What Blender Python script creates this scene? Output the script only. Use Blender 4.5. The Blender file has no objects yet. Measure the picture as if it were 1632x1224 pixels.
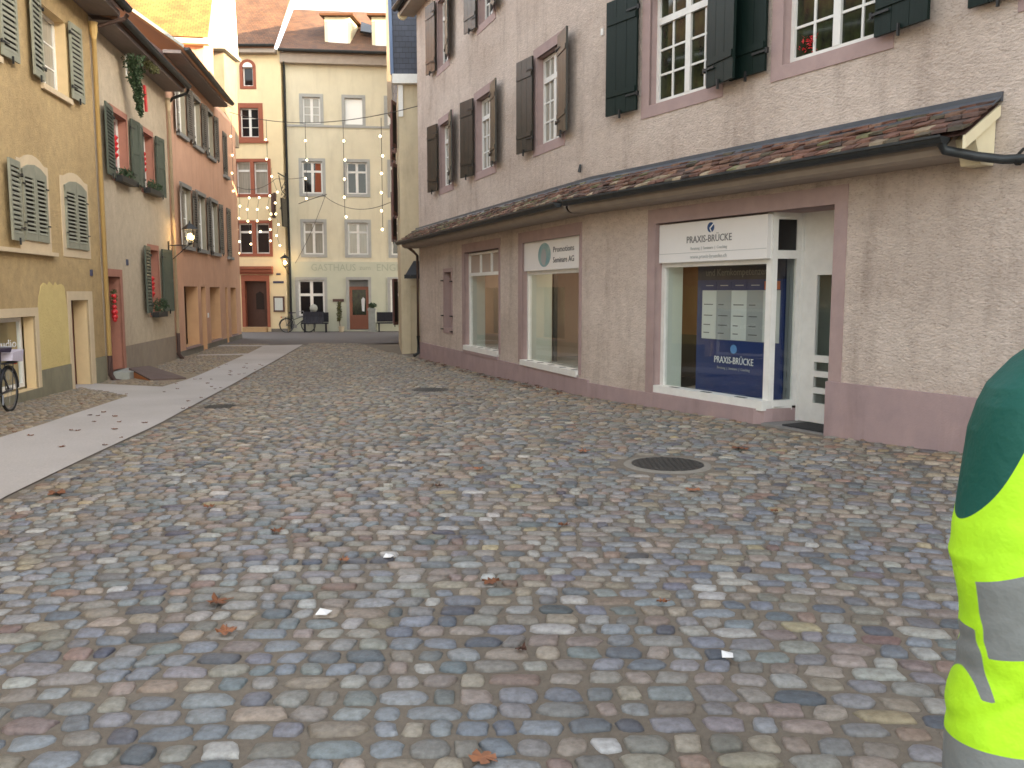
import bpy, math, random
import numpy as np
from mathutils import Vector, Matrix
R = math.radians
rnd = random.Random(7)
sc = bpy.context.scene
col = sc.collection

# ------------------------------------------------------------------ camera
EYE = 1.6
cam = bpy.data.cameras.new('camera'); camo = bpy.data.objects.new('camera', cam); col.objects.link(camo)
cam.sensor_width = 36; cam.lens = 36 * 1370 / 1632; cam.clip_start = 0.05; cam.clip_end = 500
camo.location = (0, 0, EYE); camo.rotation_euler = (R(90) - math.atan(147 / 1370), 0, 0)
sc.camera = camo

# ------------------------------------------------------------------ light
SUN_EL = R(14); SDX, SDY = 0.90, -0.44            # direction towards the sun (low, from the right and behind)
w = bpy.data.worlds.new('World'); sc.world = w; w.use_nodes = True
wn = w.node_tree.nodes; wl = w.node_tree.links
sky = wn.new('ShaderNodeTexSky'); sky.sky_type = 'NISHITA'; sky.sun_disc = False
sky.sun_elevation = SUN_EL; sky.sun_rotation = math.atan2(SDX, SDY); sky.dust_density = 2.0
bg = wn['Background']; bg.inputs[1].default_value = 0.15
hz = wn.new('ShaderNodeHueSaturation'); hz.inputs['Saturation'].default_value = 0.42; wl.new(sky.outputs[0], hz.inputs['Color'])
wt = wn.new('ShaderNodeMix'); wt.data_type = 'RGBA'; wt.blend_type = 'MULTIPLY'; wt.inputs['Factor'].default_value = 1.0; wt.inputs['B'].default_value = (1.07, 1.03, 0.95, 1)
wl.new(hz.outputs[0], wt.inputs['A']); wl.new(wt.outputs['Result'], bg.inputs[0])
sl = bpy.data.lights.new('sun', 'SUN'); slo = bpy.data.objects.new('sun', sl); col.objects.link(slo)
sl.energy = 3.3; sl.angle = R(0.5); sl.color = (1.0, 0.74, 0.42)
sd = Vector((SDX, SDY, math.tan(SUN_EL) * math.hypot(SDX, SDY))).normalized()
slo.rotation_euler = sd.to_track_quat('Z', 'Y').to_euler(); slo.location = (20, -10, 30)
sc.view_settings.view_transform = 'Standard'; sc.view_settings.look = 'None'
sc.view_settings.exposure = 2.76; sc.view_settings.gamma = 1.0
sc.cycles.max_bounces = 8; sc.cycles.diffuse_bounces = 4; sc.cycles.glossy_bounces = 3; sc.cycles.transparent_max_bounces = 12
sc.cycles.filter_width = 1.6; sc.cycles.sample_clamp_indirect = 6.0

# ------------------------------------------------------------------ materials
M = {}
def mat(name, c, c2=None, scale=6, rough=0.85, bump=0.0, bscale=60, metal=0.0, streak=0.0, spec=0.5, attr=None, stretch=(1, 1, 1), dirt=0.0, emit=None, es=1.0, bdist=0.01, big=0.0, fine=0.0):
    m = bpy.data.materials.new(name); m.use_nodes = True; M[name] = m
    n = m.node_tree.nodes; l = m.node_tree.links; b = n['Principled BSDF']
    b.inputs['Roughness'].default_value = rough; b.inputs['Metallic'].default_value = metal
    b.inputs['Specular IOR Level'].default_value = spec
    b.inputs['Base Color'].default_value = (*c, 1)
    tc = n.new('ShaderNodeTexCoord'); mp = n.new('ShaderNodeMapping'); mp.inputs['Scale'].default_value = stretch
    l.new(tc.outputs['Object'], mp.inputs[0])
    cur = None
    if attr:
        at = n.new('ShaderNodeAttribute'); at.attribute_name = attr; cur = at.outputs['Color']
    if c2 is not None:
        no = n.new('ShaderNodeTexNoise'); no.inputs['Scale'].default_value = scale; no.inputs['Detail'].default_value = 8; no.inputs['Roughness'].default_value = 0.62
        l.new(mp.outputs[0], no.inputs['Vector'])
        cr = n.new('ShaderNodeMapRange'); cr.inputs['From Min'].default_value = 0.32; cr.inputs['From Max'].default_value = 0.68
        l.new(no.outputs['Fac'], cr.inputs['Value'])
        mx = n.new('ShaderNodeMix'); mx.data_type = 'RGBA'
        l.new(cr.outputs[0], mx.inputs['Factor'])
        if cur is None:
            mx.inputs['A'].default_value = (*c, 1); mx.inputs['B'].default_value = (*c2, 1)
        else:
            mx.blend_type = 'MULTIPLY'; l.new(cur, mx.inputs['A']); mx.inputs['B'].default_value = (*c2, 1)
        cur = mx.outputs['Result']
    if big > 0:      # broad cloudy variation of the paint
        no = n.new('ShaderNodeTexNoise'); no.inputs['Scale'].default_value = 0.45; no.inputs['Detail'].default_value = 5
        l.new(mp.outputs[0], no.inputs['Vector'])
        cr = n.new('ShaderNodeMapRange'); cr.inputs['From Min'].default_value = 0.4; cr.inputs['From Max'].default_value = 0.7; cr.inputs['To Min'].default_value = 0; cr.inputs['To Max'].default_value = big
        l.new(no.outputs['Fac'], cr.inputs['Value'])
        mx = n.new('ShaderNodeMix'); mx.data_type = 'RGBA'; mx.blend_type = 'MULTIPLY'
        l.new(cr.outputs[0], mx.inputs['Factor'])
        if cur is None: mx.inputs['A'].default_value = (*c, 1)
        else: l.new(cur, mx.inputs['A'])
        mx.inputs['B'].default_value = (0.55, 0.5, 0.46, 1); cur = mx.outputs['Result']
    if fine > 0:     # small dark pits of rough cast
        no = n.new('ShaderNodeTexNoise'); no.inputs['Scale'].default_value = 30; no.inputs['Detail'].default_value = 3
        l.new(mp.outputs[0], no.inputs['Vector'])
        cr = n.new('ShaderNodeMapRange'); cr.inputs['From Min'].default_value = 0.56; cr.inputs['From Max'].default_value = 0.70; cr.inputs['To Min'].default_value = 0; cr.inputs['To Max'].default_value = fine
        l.new(no.outputs['Fac'], cr.inputs['Value'])
        mx = n.new('ShaderNodeMix'); mx.data_type = 'RGBA'; mx.blend_type = 'MULTIPLY'; l.new(cr.outputs[0], mx.inputs['Factor']); l.new(cur, mx.inputs['A']); mx.inputs['B'].default_value = (0.5, 0.45, 0.42, 1); cur = mx.outputs['Result']
    if streak > 0:   # rain streaks running down the render
        m2 = n.new('ShaderNodeMapping'); m2.inputs['Scale'].default_value = (1.7, 1.7, 0.30)
        l.new(tc.outputs['Object'], m2.inputs[0])
        no = n.new('ShaderNodeTexNoise'); no.inputs['Scale'].default_value = 1.6; no.inputs['Detail'].default_value = 9; no.inputs['Roughness'].default_value = 0.7
        l.new(m2.outputs[0], no.inputs['Vector'])
        cr = n.new('ShaderNodeMapRange'); cr.inputs['From Min'].default_value = 0.50; cr.inputs['From Max'].default_value = 0.72; cr.inputs['To Min'].default_value = 0; cr.inputs['To Max'].default_value = streak
        l.new(no.outputs['Fac'], cr.inputs['Value'])
        mx = n.new('ShaderNodeMix'); mx.data_type = 'RGBA'; mx.blend_type = 'MULTIPLY'
        l.new(cr.outputs[0], mx.inputs['Factor'])
        if cur is None: mx.inputs['A'].default_value = (*c, 1)
        else: l.new(cur, mx.inputs['A'])
        mx.inputs['B'].default_value = (0.42, 0.38, 0.36, 1); cur = mx.outputs['Result']
    if cur is not None: l.new(cur, b.inputs['Base Color'])
    if bump > 0:
        no = n.new('ShaderNodeTexNoise'); no.inputs['Scale'].default_value = bscale; no.inputs['Detail'].default_value = 5; no.inputs['Roughness'].default_value = 0.6
        l.new(mp.outputs[0], no.inputs['Vector'])
        bp = n.new('ShaderNodeBump'); bp.inputs['Strength'].default_value = bump; bp.inputs['Distance'].default_value = bdist
        l.new(no.outputs['Fac'], bp.inputs['Height']); l.new(bp.outputs[0], b.inputs['Normal'])
    if emit:
        b.inputs['Emission Color'].default_value = (*emit, 1); b.inputs['Emission Strength'].default_value = es
    return m
def glassmat(name, tint=(0.9, 0.95, 0.93), rough=0.02, refl=1.0):
    m = bpy.data.materials.new(name); m.use_nodes = True; M[name] = m
    n = m.node_tree.nodes; l = m.node_tree.links; n.remove(n['Principled BSDF'])
    t = n.new('ShaderNodeBsdfTransparent'); t.inputs[0].default_value = (*tint, 1)
    g = n.new('ShaderNodeBsdfGlossy'); g.inputs['Roughness'].default_value = rough; g.inputs['Color'].default_value = (refl, refl, refl, 1)
    lw = n.new('ShaderNodeLayerWeight'); lw.inputs['Blend'].default_value = 0.5
    pw = n.new('ShaderNodeMath'); pw.operation = 'POWER'; pw.inputs[1].default_value = 4.0; l.new(lw.outputs['Facing'], pw.inputs[0])
    f = n.new('ShaderNodeMath'); f.operation = 'MULTIPLY_ADD'; f.inputs[1].default_value = 0.85; f.inputs[2].default_value = 0.07; l.new(pw.outputs[0], f.inputs[0])
    x = n.new('ShaderNodeMixShader'); l.new(f.outputs[0], x.inputs[0]); l.new(t.outputs[0], x.inputs[1]); l.new(g.outputs[0], x.inputs[2])
    l.new(x.outputs[0], n['Material Output'].inputs[0])
    return m
def roofmat(name, c, c2, row=0.16, wid=0.18, rough=0.8):
    m = bpy.data.materials.new(name); m.use_nodes = True; M[name] = m
    n = m.node_tree.nodes; l = m.node_tree.links; b = n['Principled BSDF']; b.inputs['Roughness'].default_value = rough
    uv = n.new('ShaderNodeUVMap'); uv.uv_map = 'tiles'
    br = n.new('ShaderNodeTexBrick'); br.inputs['Scale'].default_value = 1; br.inputs['Brick Width'].default_value = wid; br.inputs['Row Height'].default_value = row
    br.inputs['Mortar Size'].default_value = 0.007; br.inputs['Mortar Smooth'].default_value = 0.3; br.inputs['Bias'].default_value = 0.1
    br.inputs['Color1'].default_value = (*c, 1); br.inputs['Color2'].default_value = (*c2, 1); br.inputs['Mortar'].default_value = (c2[0] * .35, c2[1] * .35, c2[2] * .35, 1)
    l.new(uv.outputs[0], br.inputs['Vector'])
    no = n.new('ShaderNodeTexNoise'); no.inputs['Scale'].default_value = 1.3; no.inputs['Detail'].default_value = 8; l.new(uv.outputs[0], no.inputs['Vector'])
    mx = n.new('ShaderNodeMix'); mx.data_type = 'RGBA'; mx.blend_type = 'MULTIPLY'
    cr = n.new('ShaderNodeMapRange'); cr.inputs['From Min'].default_value = 0.42; cr.inputs['From Max'].default_value = 0.66; cr.inputs['To Max'].default_value = 0.6
    l.new(no.outputs['Fac'], cr.inputs['Value']); l.new(cr.outputs[0], mx.inputs['Factor']); l.new(br.outputs['Color'], mx.inputs['A']); mx.inputs['B'].default_value = (0.45, 0.42, 0.42, 1)
    l.new(mx.outputs['Result'], b.inputs['Base Color'])
    sp = n.new('ShaderNodeSeparateXYZ'); l.new(uv.outputs[0], sp.inputs[0])
    md = n.new('ShaderNodeMath'); md.operation = 'MODULO'; md.inputs[1].default_value = row; l.new(sp.outputs['Y'], md.inputs[0])
    m3 = n.new('ShaderNodeMath'); m3.operation = 'MULTIPLY'; m3.inputs[1].default_value = -0.25; l.new(md.outputs[0], m3.inputs[0])
    ad = n.new('ShaderNodeMath'); ad.operation = 'ADD'; l.new(m3.outputs[0], ad.inputs[0])
    m4 = n.new('ShaderNodeMath'); m4.operation = 'MULTIPLY'; m4.inputs[1].default_value = -0.02; l.new(br.outputs['Fac'], m4.inputs[0]); l.new(m4.outputs[0], ad.inputs[1])
    bp = n.new('ShaderNodeBump'); bp.inputs['Strength'].default_value = 0.35; bp.inputs['Distance'].default_value = 1.0
    l.new(ad.outputs[0], bp.inputs['Height']); l.new(bp.outputs[0], b.inputs['Normal'])
    return m

mat('render_pink', (0.67, 0.57, 0.505), (0.55, 0.462, 0.405), scale=7, rough=0.95, bump=1.0, bscale=22, streak=0.45, stretch=(1, 1, 2.2), bdist=0.026, big=0.40, spec=0.15, fine=0.5)
mat('surround_pink', (0.42, 0.31, 0.295), (0.36, 0.265, 0.26), scale=5, rough=0.9, bump=0.25, bscale=40, big=0.3, spec=0.2)
mat('plinth_mauve', (0.40, 0.29, 0.285), (0.33, 0.245, 0.25), scale=3, rough=0.9, bump=0.4, bscale=50, streak=0.3, spec=0.2)
mat('render_ochre', (0.53, 0.385, 0.20), (0.42, 0.31, 0.165), scale=6, rough=0.95, bump=1.0, bscale=34, streak=0.15, fine=0.35, big=0.4, bdist=0.02, spec=0.2)
mat('patch_yellow', (0.66, 0.53, 0.235), (0.60, 0.47, 0.21), scale=4, rough=0.95, bump=1.0, bscale=24, bdist=0.03, spec=0.2)
mat('surround_cream', (0.62, 0.50, 0.34), (0.56, 0.45, 0.31), scale=5, rough=0.9, bump=0.2, bscale=50, spec=0.2)
mat('reveal_cream', (0.66, 0.50, 0.29), (0.60, 0.46, 0.27), scale=4, rough=0.9, bump=0.1, spec=0.2)
mat('plinth_olive', (0.27, 0.25, 0.175), (0.22, 0.205, 0.15), scale=3, rough=0.95, bump=0.7, bscale=45, streak=0.3, spec=0.2)
mat('render_beige', (0.57, 0.475, 0.35), (0.48, 0.40, 0.30), scale=5, rough=0.95, bump=0.9, bscale=40, streak=0.12, fine=0.3, big=0.3, bdist=0.02, spec=0.2)
mat('surround_brick', (0.40, 0.185, 0.13), (0.34, 0.16, 0.12), scale=5, rough=0.85, bump=0.2, bscale=50, spec=0.25)
mat('plinth_grey', (0.30, 0.245, 0.19), (0.255, 0.21, 0.17), scale=3, rough=0.95, bump=0.6, bscale=45, streak=0.3, spec=0.2)
mat('render_salmon', (0.62, 0.375, 0.26), (0.56, 0.34, 0.24), scale=2, rough=0.95, bump=0.5, bscale=40, streak=0.2, big=0.2, spec=0.2)
mat('plinth_slate', (0.22, 0.20, 0.17), (0.18, 0.165, 0.145), scale=3, rough=0.95, bump=0.6, bscale=45, spec=0.2)
mat('surround_grey', (0.26, 0.26, 0.25), (0.22, 0.22, 0.215), scale=5, rough=0.85, bump=0.15, spec=0.25)
mat('render_cream', (0.80, 0.66, 0.42), (0.74, 0.61, 0.39), scale=1.5, rough=0.95, bump=0.3, bscale=50, streak=0.12, spec=0.2)
mat('red_stone', (0.33, 0.11, 0.065), (0.28, 0.095, 0.06), scale=4, rough=0.8, bump=0.15, spec=0.3)
mat('render_inn', (0.68, 0.63, 0.48), (0.62, 0.575, 0.44), scale=1.2, rough=0.95, bump=0.3, bscale=50, streak=0.2, big=0.2, spec=0.2)
mat('inn_green', (0.53, 0.535, 0.43), (0.485, 0.495, 0.40), scale=1.5, rough=0.95, bump=0.2, bscale=50, spec=0.2)
mat('inn_letters', (0.37, 0.395, 0.31), rough=0.9)
mat('surround_blue', (0.38, 0.385, 0.37), (0.33, 0.335, 0.325), scale=4, rough=0.85, bump=0.15, spec=0.25)
mat('render_yellow', (0.62, 0.53, 0.37), (0.53, 0.45, 0.32), scale=2, rough=0.95, bump=0.5, bscale=40, streak=0.35, spec=0.2)
mat('render_tan', (0.27, 0.22, 0.165), (0.23, 0.19, 0.145), scale=2, rough=0.95, bump=0.3, streak=0.3, spec=0.2)  # tone darkened to paint shade onto the sunlit tan walls
mat('white_paint', (0.78, 0.77, 0.74), (0.70, 0.69, 0.66), scale=7, rough=0.45)
mat('cream_paint', (0.82, 0.74, 0.52), (0.74, 0.66, 0.46), scale=5, rough=0.6)
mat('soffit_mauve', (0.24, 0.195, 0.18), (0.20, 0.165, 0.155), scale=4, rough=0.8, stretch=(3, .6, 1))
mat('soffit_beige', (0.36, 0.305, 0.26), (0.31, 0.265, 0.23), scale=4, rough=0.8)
mat('timber_dark', (0.10, 0.05, 0.04), (0.07, 0.035, 0.03), scale=6, rough=0.7, bump=0.3)
mat('shutter_dark', (0.004, 0.012, 0.010), (0.007, 0.017, 0.014), scale=8, spec=0.18, rough=0.5, bump=0.15, bscale=25, stretch=(4, 4, .5))
mat('shutter_brown', (0.040, 0.030, 0.022), (0.018, 0.022, 0.018), scale=3, spec=0.35, rough=0.40, bump=0.3, bscale=25, stretch=(4, 4, .5))
mat('shutter_sage', (0.28, 0.28, 0.215), (0.225, 0.23, 0.18), scale=5, rough=0.6, bump=0.15)
mat('shutter_green', (0.075, 0.092, 0.070), (0.058, 0.072, 0.056), scale=5, rough=0.55, bump=0.15)
mat('shutter_grey', (0.145, 0.125, 0.105), (0.11, 0.10, 0.088), scale=5, rough=0.6, bump=0.15)
mat('shutter_maroon', (0.14, 0.06, 0.05), (0.10, 0.045, 0.04), scale=5, rough=0.6)
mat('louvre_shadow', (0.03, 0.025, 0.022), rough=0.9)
mat('black_metal', (0.015, 0.016, 0.018), (0.03, 0.03, 0.03), scale=20, rough=0.5, metal=0.3)
mat('gutter_dark', (0.03, 0.036, 0.042), (0.05, 0.055, 0.058), scale=6, rough=0.5, metal=0.4)
mat('lead', (0.07, 0.08, 0.10), (0.10, 0.11, 0.13), scale=5, rough=0.5, metal=0.3)
mat('copper_pipe', (0.12, 0.07, 0.055), (0.075, 0.05, 0.042), scale=6, rough=0.6, metal=0.2)
mat('pipe_yellow', (0.72, 0.50, 0.20), (0.66, 0.46, 0.19), scale=5, rough=0.6)
mat('pipe_boot', (0.06, 0.03, 0.025), rough=0.6)
mat('pane_dark', (0.014, 0.014, 0.016), rough=0.04, spec=0.45)
mat('pane_plants', (0.012, 0.012, 0.010), (0.035, 0.045, 0.018), scale=9, rough=0.05, spec=0.35, stretch=(1, 1, .6))
mat('pane_curtain', (0.36, 0.34, 0.29), (0.25, 0.24, 0.205), scale=4, rough=0.12, spec=0.6, stretch=(6, 6, .4))
mat('pane_sky_white', (0.88, 0.87, 0.83), rough=0.2)  # sky reflected in the glass, painted as flat white
mat('pane_red', (0.18, 0.03, 0.03), (0.45, 0.30, 0.28), scale=3, rough=0.15, stretch=(4, 4, .8))
mat('curtain_orange', (0.25, 0.06, 0.02), rough=0.8)
glassmat('shop_glass'); glassmat('clear_glass', (0.97, 0.97, 0.95))
mat('door_wood', (0.27, 0.085, 0.04), (0.22, 0.07, 0.035), scale=5, rough=0.45, stretch=(6, 6, .6))
mat('door_dark', (0.045, 0.018, 0.012), (0.07, 0.028, 0.018), scale=5, rough=0.5, stretch=(6, 6, .6))
mat('door_red', (0.15, 0.045, 0.03), (0.12, 0.035, 0.025), scale=5, rough=0.5)
mat('step_sand', (0.50, 0.33, 0.17), (0.42, 0.28, 0.15), scale=6, rough=0.9, bump=0.3)
mat('step_stone', (0.24, 0.23, 0.22), (0.19, 0.18, 0.175), scale=7, rough=0.9, bump=0.3)
mat('interior_white', (0.62, 0.66, 0.60), (0.56, 0.60, 0.55), scale=1, rough=0.9)
mat('interior_pink', (0.46, 0.37, 0.31), (0.38, 0.31, 0.27), scale=0.8, rough=0.9)
mat('interior_orange', (0.30, 0.15, 0.07), (0.22, 0.11, 0.05), scale=1.5, rough=0.9)
mat('interior_grey', (0.20, 0.21, 0.21), (0.26, 0.27, 0.27), scale=2, rough=0.5)
mat('interior_dark', (0.07, 0.065, 0.06), rough=0.9)
mat('board_blue', (0.012, 0.035, 0.16), (0.012, 0.03, 0.13), scale=2, rough=0.4)
mat('board_navy', (0.012, 0.016, 0.045), rough=0.4)
mat('print_grey', (0.34, 0.35, 0.36), rough=0.5); mat('print_light', (0.62, 0.63, 0.62), rough=0.5); mat('print_mid', (0.47, 0.48, 0.48), rough=0.5)
mat('print_dark', (0.08, 0.08, 0.09), rough=0.5); mat('print_orange', (0.60, 0.15, 0.05), rough=0.5); mat('logo_blue', (0.02, 0.07, 0.20), rough=0.4)
mat('logo_teal', (0.10, 0.27, 0.33), (0.30, 0.42, 0.40), scale=5, rough=0.4); mat('logo_sky', (0.12, 0.30, 0.62), rough=0.4)
mat('sign_white', (0.80, 0.78, 0.77), (0.76, 0.74, 0.73), scale=2, rough=0.35)
mat('text_white', (0.85, 0.85, 0.85), rough=0.5); mat('text_grey', (0.16, 0.16, 0.17), rough=0.5)
mat('rubber_mat', (0.012, 0.012, 0.014), (0.03, 0.03, 0.03), scale=60, rough=0.9, bump=0.5, bscale=200)
mat('tile_lean', (0.2, 0.1, 0.08), (0.50, 0.47, 0.45), scale=9, rough=0.85, bump=0.4, bscale=60, attr='tint')
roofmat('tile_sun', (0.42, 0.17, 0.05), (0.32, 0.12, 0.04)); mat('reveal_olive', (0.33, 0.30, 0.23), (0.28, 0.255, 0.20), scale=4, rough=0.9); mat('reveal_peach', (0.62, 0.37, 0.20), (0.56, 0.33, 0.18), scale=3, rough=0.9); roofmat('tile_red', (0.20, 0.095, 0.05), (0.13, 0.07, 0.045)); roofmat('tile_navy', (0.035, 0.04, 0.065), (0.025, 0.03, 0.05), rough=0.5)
mat('mortar', (0.145, 0.122, 0.097), (0.19, 0.16, 0.128), scale=35, rough=0.95, bump=0.8, bscale=130, bdist=0.006, big=0.35)
mat('cobble', (0.2, 0.2, 0.2), (0.58, 0.56, 0.54), scale=38, rough=0.47, bump=0.7, bscale=60, attr='tint', bdist=0.006, spec=0.45)
mat('setts', (0.21, 0.165, 0.115), (0.30, 0.24, 0.17), scale=16, rough=0.9, bump=0.9, bscale=45, bdist=0.02, big=0.3)
mat('concrete', (0.49, 0.455, 0.44), (0.40, 0.375, 0.36), scale=45, rough=0.85, bump=0.3, bscale=120, big=0.35)
mat('asphalt', (0.13, 0.115, 0.115), (0.10, 0.09, 0.09), scale=20, rough=0.9, bump=0.6, bscale=40)
mat('iron_cover', (0.045, 0.043, 0.042), (0.07, 0.065, 0.06), scale=30, rough=0.55, metal=0.4, bump=0.3, bscale=80)
mat('cover_ring', (0.25, 0.23, 0.20), (0.20, 0.185, 0.16), scale=14, rough=0.9, bump=0.4)
mat('leaf_brown', (0.20, 0.075, 0.03), (0.13, 0.05, 0.025), scale=25, rough=0.8); mat('leaf_dark', (0.10, 0.045, 0.03), (0.07, 0.035, 0.025), scale=25, rough=0.8)
mat('leaf_orange', (0.30, 0.125, 0.06), (0.20, 0.085, 0.045), scale=25, rough=0.75)
mat('litter_white', (0.8, 0.8, 0.8), (0.7, 0.7, 0.72), scale=20, rough=0.5)
mat('foliage', (0.025, 0.05, 0.022), (0.05, 0.09, 0.035), scale=12, rough=0.7); mat('foliage_dry', (0.12, 0.11, 0.04), (0.07, 0.08, 0.03), scale=12, rough=0.8)
mat('ribbon_red', (0.62, 0.02, 0.03), (0.5, 0.02, 0.02), scale=10, rough=0.45)
mat('ramp_wood', (0.10, 0.07, 0.065), (0.13, 0.09, 0.08), scale=9, rough=0.8, bump=0.3); mat('ramp_side', (0.45, 0.16, 0.05), rough=0.7)
mat('bulb', (1, 0.9, 0.7), emit=(1.0, 0.72, 0.36), es=2.2); mat('lamp_glow', (1, 0.85, 0.5), emit=(1.0, 0.66, 0.28), es=14.0)
mat('frosted', (0.75, 0.74, 0.70), rough=0.3); mat('cable', (0.05, 0.045, 0.04), rough=0.7)
mat('fabric_green', (0.006, 0.085, 0.068), (0.005, 0.065, 0.052), scale=6, rough=0.85, bump=0.25, bscale=14, bdist=0.02, spec=0.2)
mat('hivis', (0.50, 0.90, 0.012), (0.44, 0.82, 0.012), scale=5, rough=0.7, bump=0.25, bscale=9, bdist=0.03, spec=0.25)
mat('reflective', (0.20, 0.215, 0.22), (0.16, 0.17, 0.175), scale=120, rough=0.4, metal=0.2, bump=0.1, bscale=300)
hb = mat('hivis_band', (0.46, 0.82, 0.02), (0.38, 0.72, 0.02), scale=5, rough=0.65, bump=0.3, bscale=6, bdist=0.05, spec=0.3)
def _band(m):    # reflective tape sewn on the jacket: where the mesh attribute 'band' is positive
    n = m.node_tree.nodes; l = m.node_tree.links; b = n['Principled BSDF']; src = b.inputs['Base Color'].links[0].from_socket
    at = n.new('ShaderNodeAttribute'); at.attribute_name = 'band'; gt = n.new('ShaderNodeMapRange'); gt.inputs['From Min'].default_value = -0.0006; gt.inputs['From Max'].default_value = 0.0006; l.new(at.outputs['Fac'], gt.inputs['Value'])
    mx = n.new('ShaderNodeMix'); mx.data_type = 'RGBA'; l.new(gt.outputs[0], mx.inputs['Factor']); l.new(src, mx.inputs['A']); mx.inputs['B'].default_value = (0.19, 0.205, 0.21, 1); l.new(mx.outputs['Result'], b.inputs['Base Color'])
    a2 = n.new('ShaderNodeAttribute'); a2.attribute_name = 'yoke'; g2 = n.new('ShaderNodeMapRange'); g2.inputs['From Min'].default_value = -0.0006; g2.inputs['From Max'].default_value = 0.0006; l.new(a2.outputs['Fac'], g2.inputs['Value'])
    m2 = n.new('ShaderNodeMix'); m2.data_type = 'RGBA'; l.new(g2.outputs[0], m2.inputs['Factor']); l.new(mx.outputs['Result'], m2.inputs['A']); m2.inputs['B'].default_value = (0.006, 0.078, 0.062, 1); l.new(m2.outputs['Result'], b.inputs['Base Color'])
_band(hb)
mat('skin', (0.55, 0.33, 0.24), rough=0.6); mat('hair', (0.06, 0.035, 0.02), rough=0.7); mat('trousers', (0.02, 0.022, 0.03), rough=0.9); mat('boot', (0.015, 0.013, 0.012), rough=0.6)
mat('tyre', (0.012, 0.012, 0.012), rough=0.85); mat('rim', (0.25, 0.25, 0.26), rough=0.3, metal=0.8); mat('bike_frame', (0.02, 0.022, 0.03), rough=0.35)
mat('saddle_navy', (0.03, 0.022, 0.045), rough=0.6); mat('bag_lilac', (0.50, 0.46, 0.55), rough=0.6); mat('reflector', (0.7, 0.06, 0.02), rough=0.3)
mat('bench_cloth', (0.014, 0.014, 0.022), (0.02, 0.02, 0.03), scale=10, rough=0.8, bump=0.3)
mat('stone_grey', (0.35, 0.36, 0.33), (0.28, 0.29, 0.27), scale=5, rough=0.9, bump=0.3); mat('pot', (0.50, 0.42, 0.30), rough=0.8)
mat('plate_blue', (0.03, 0.04, 0.10), rough=0.4); mat('paper', (0.48, 0.52, 0.50), (0.60, 0.63, 0.60), scale=20, rough=0.7)
mat('blue_trim', (0.10, 0.15, 0.26), rough=0.5); mat('spot_metal', (0.05, 0.05, 0.05), rough=0.4)

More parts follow.
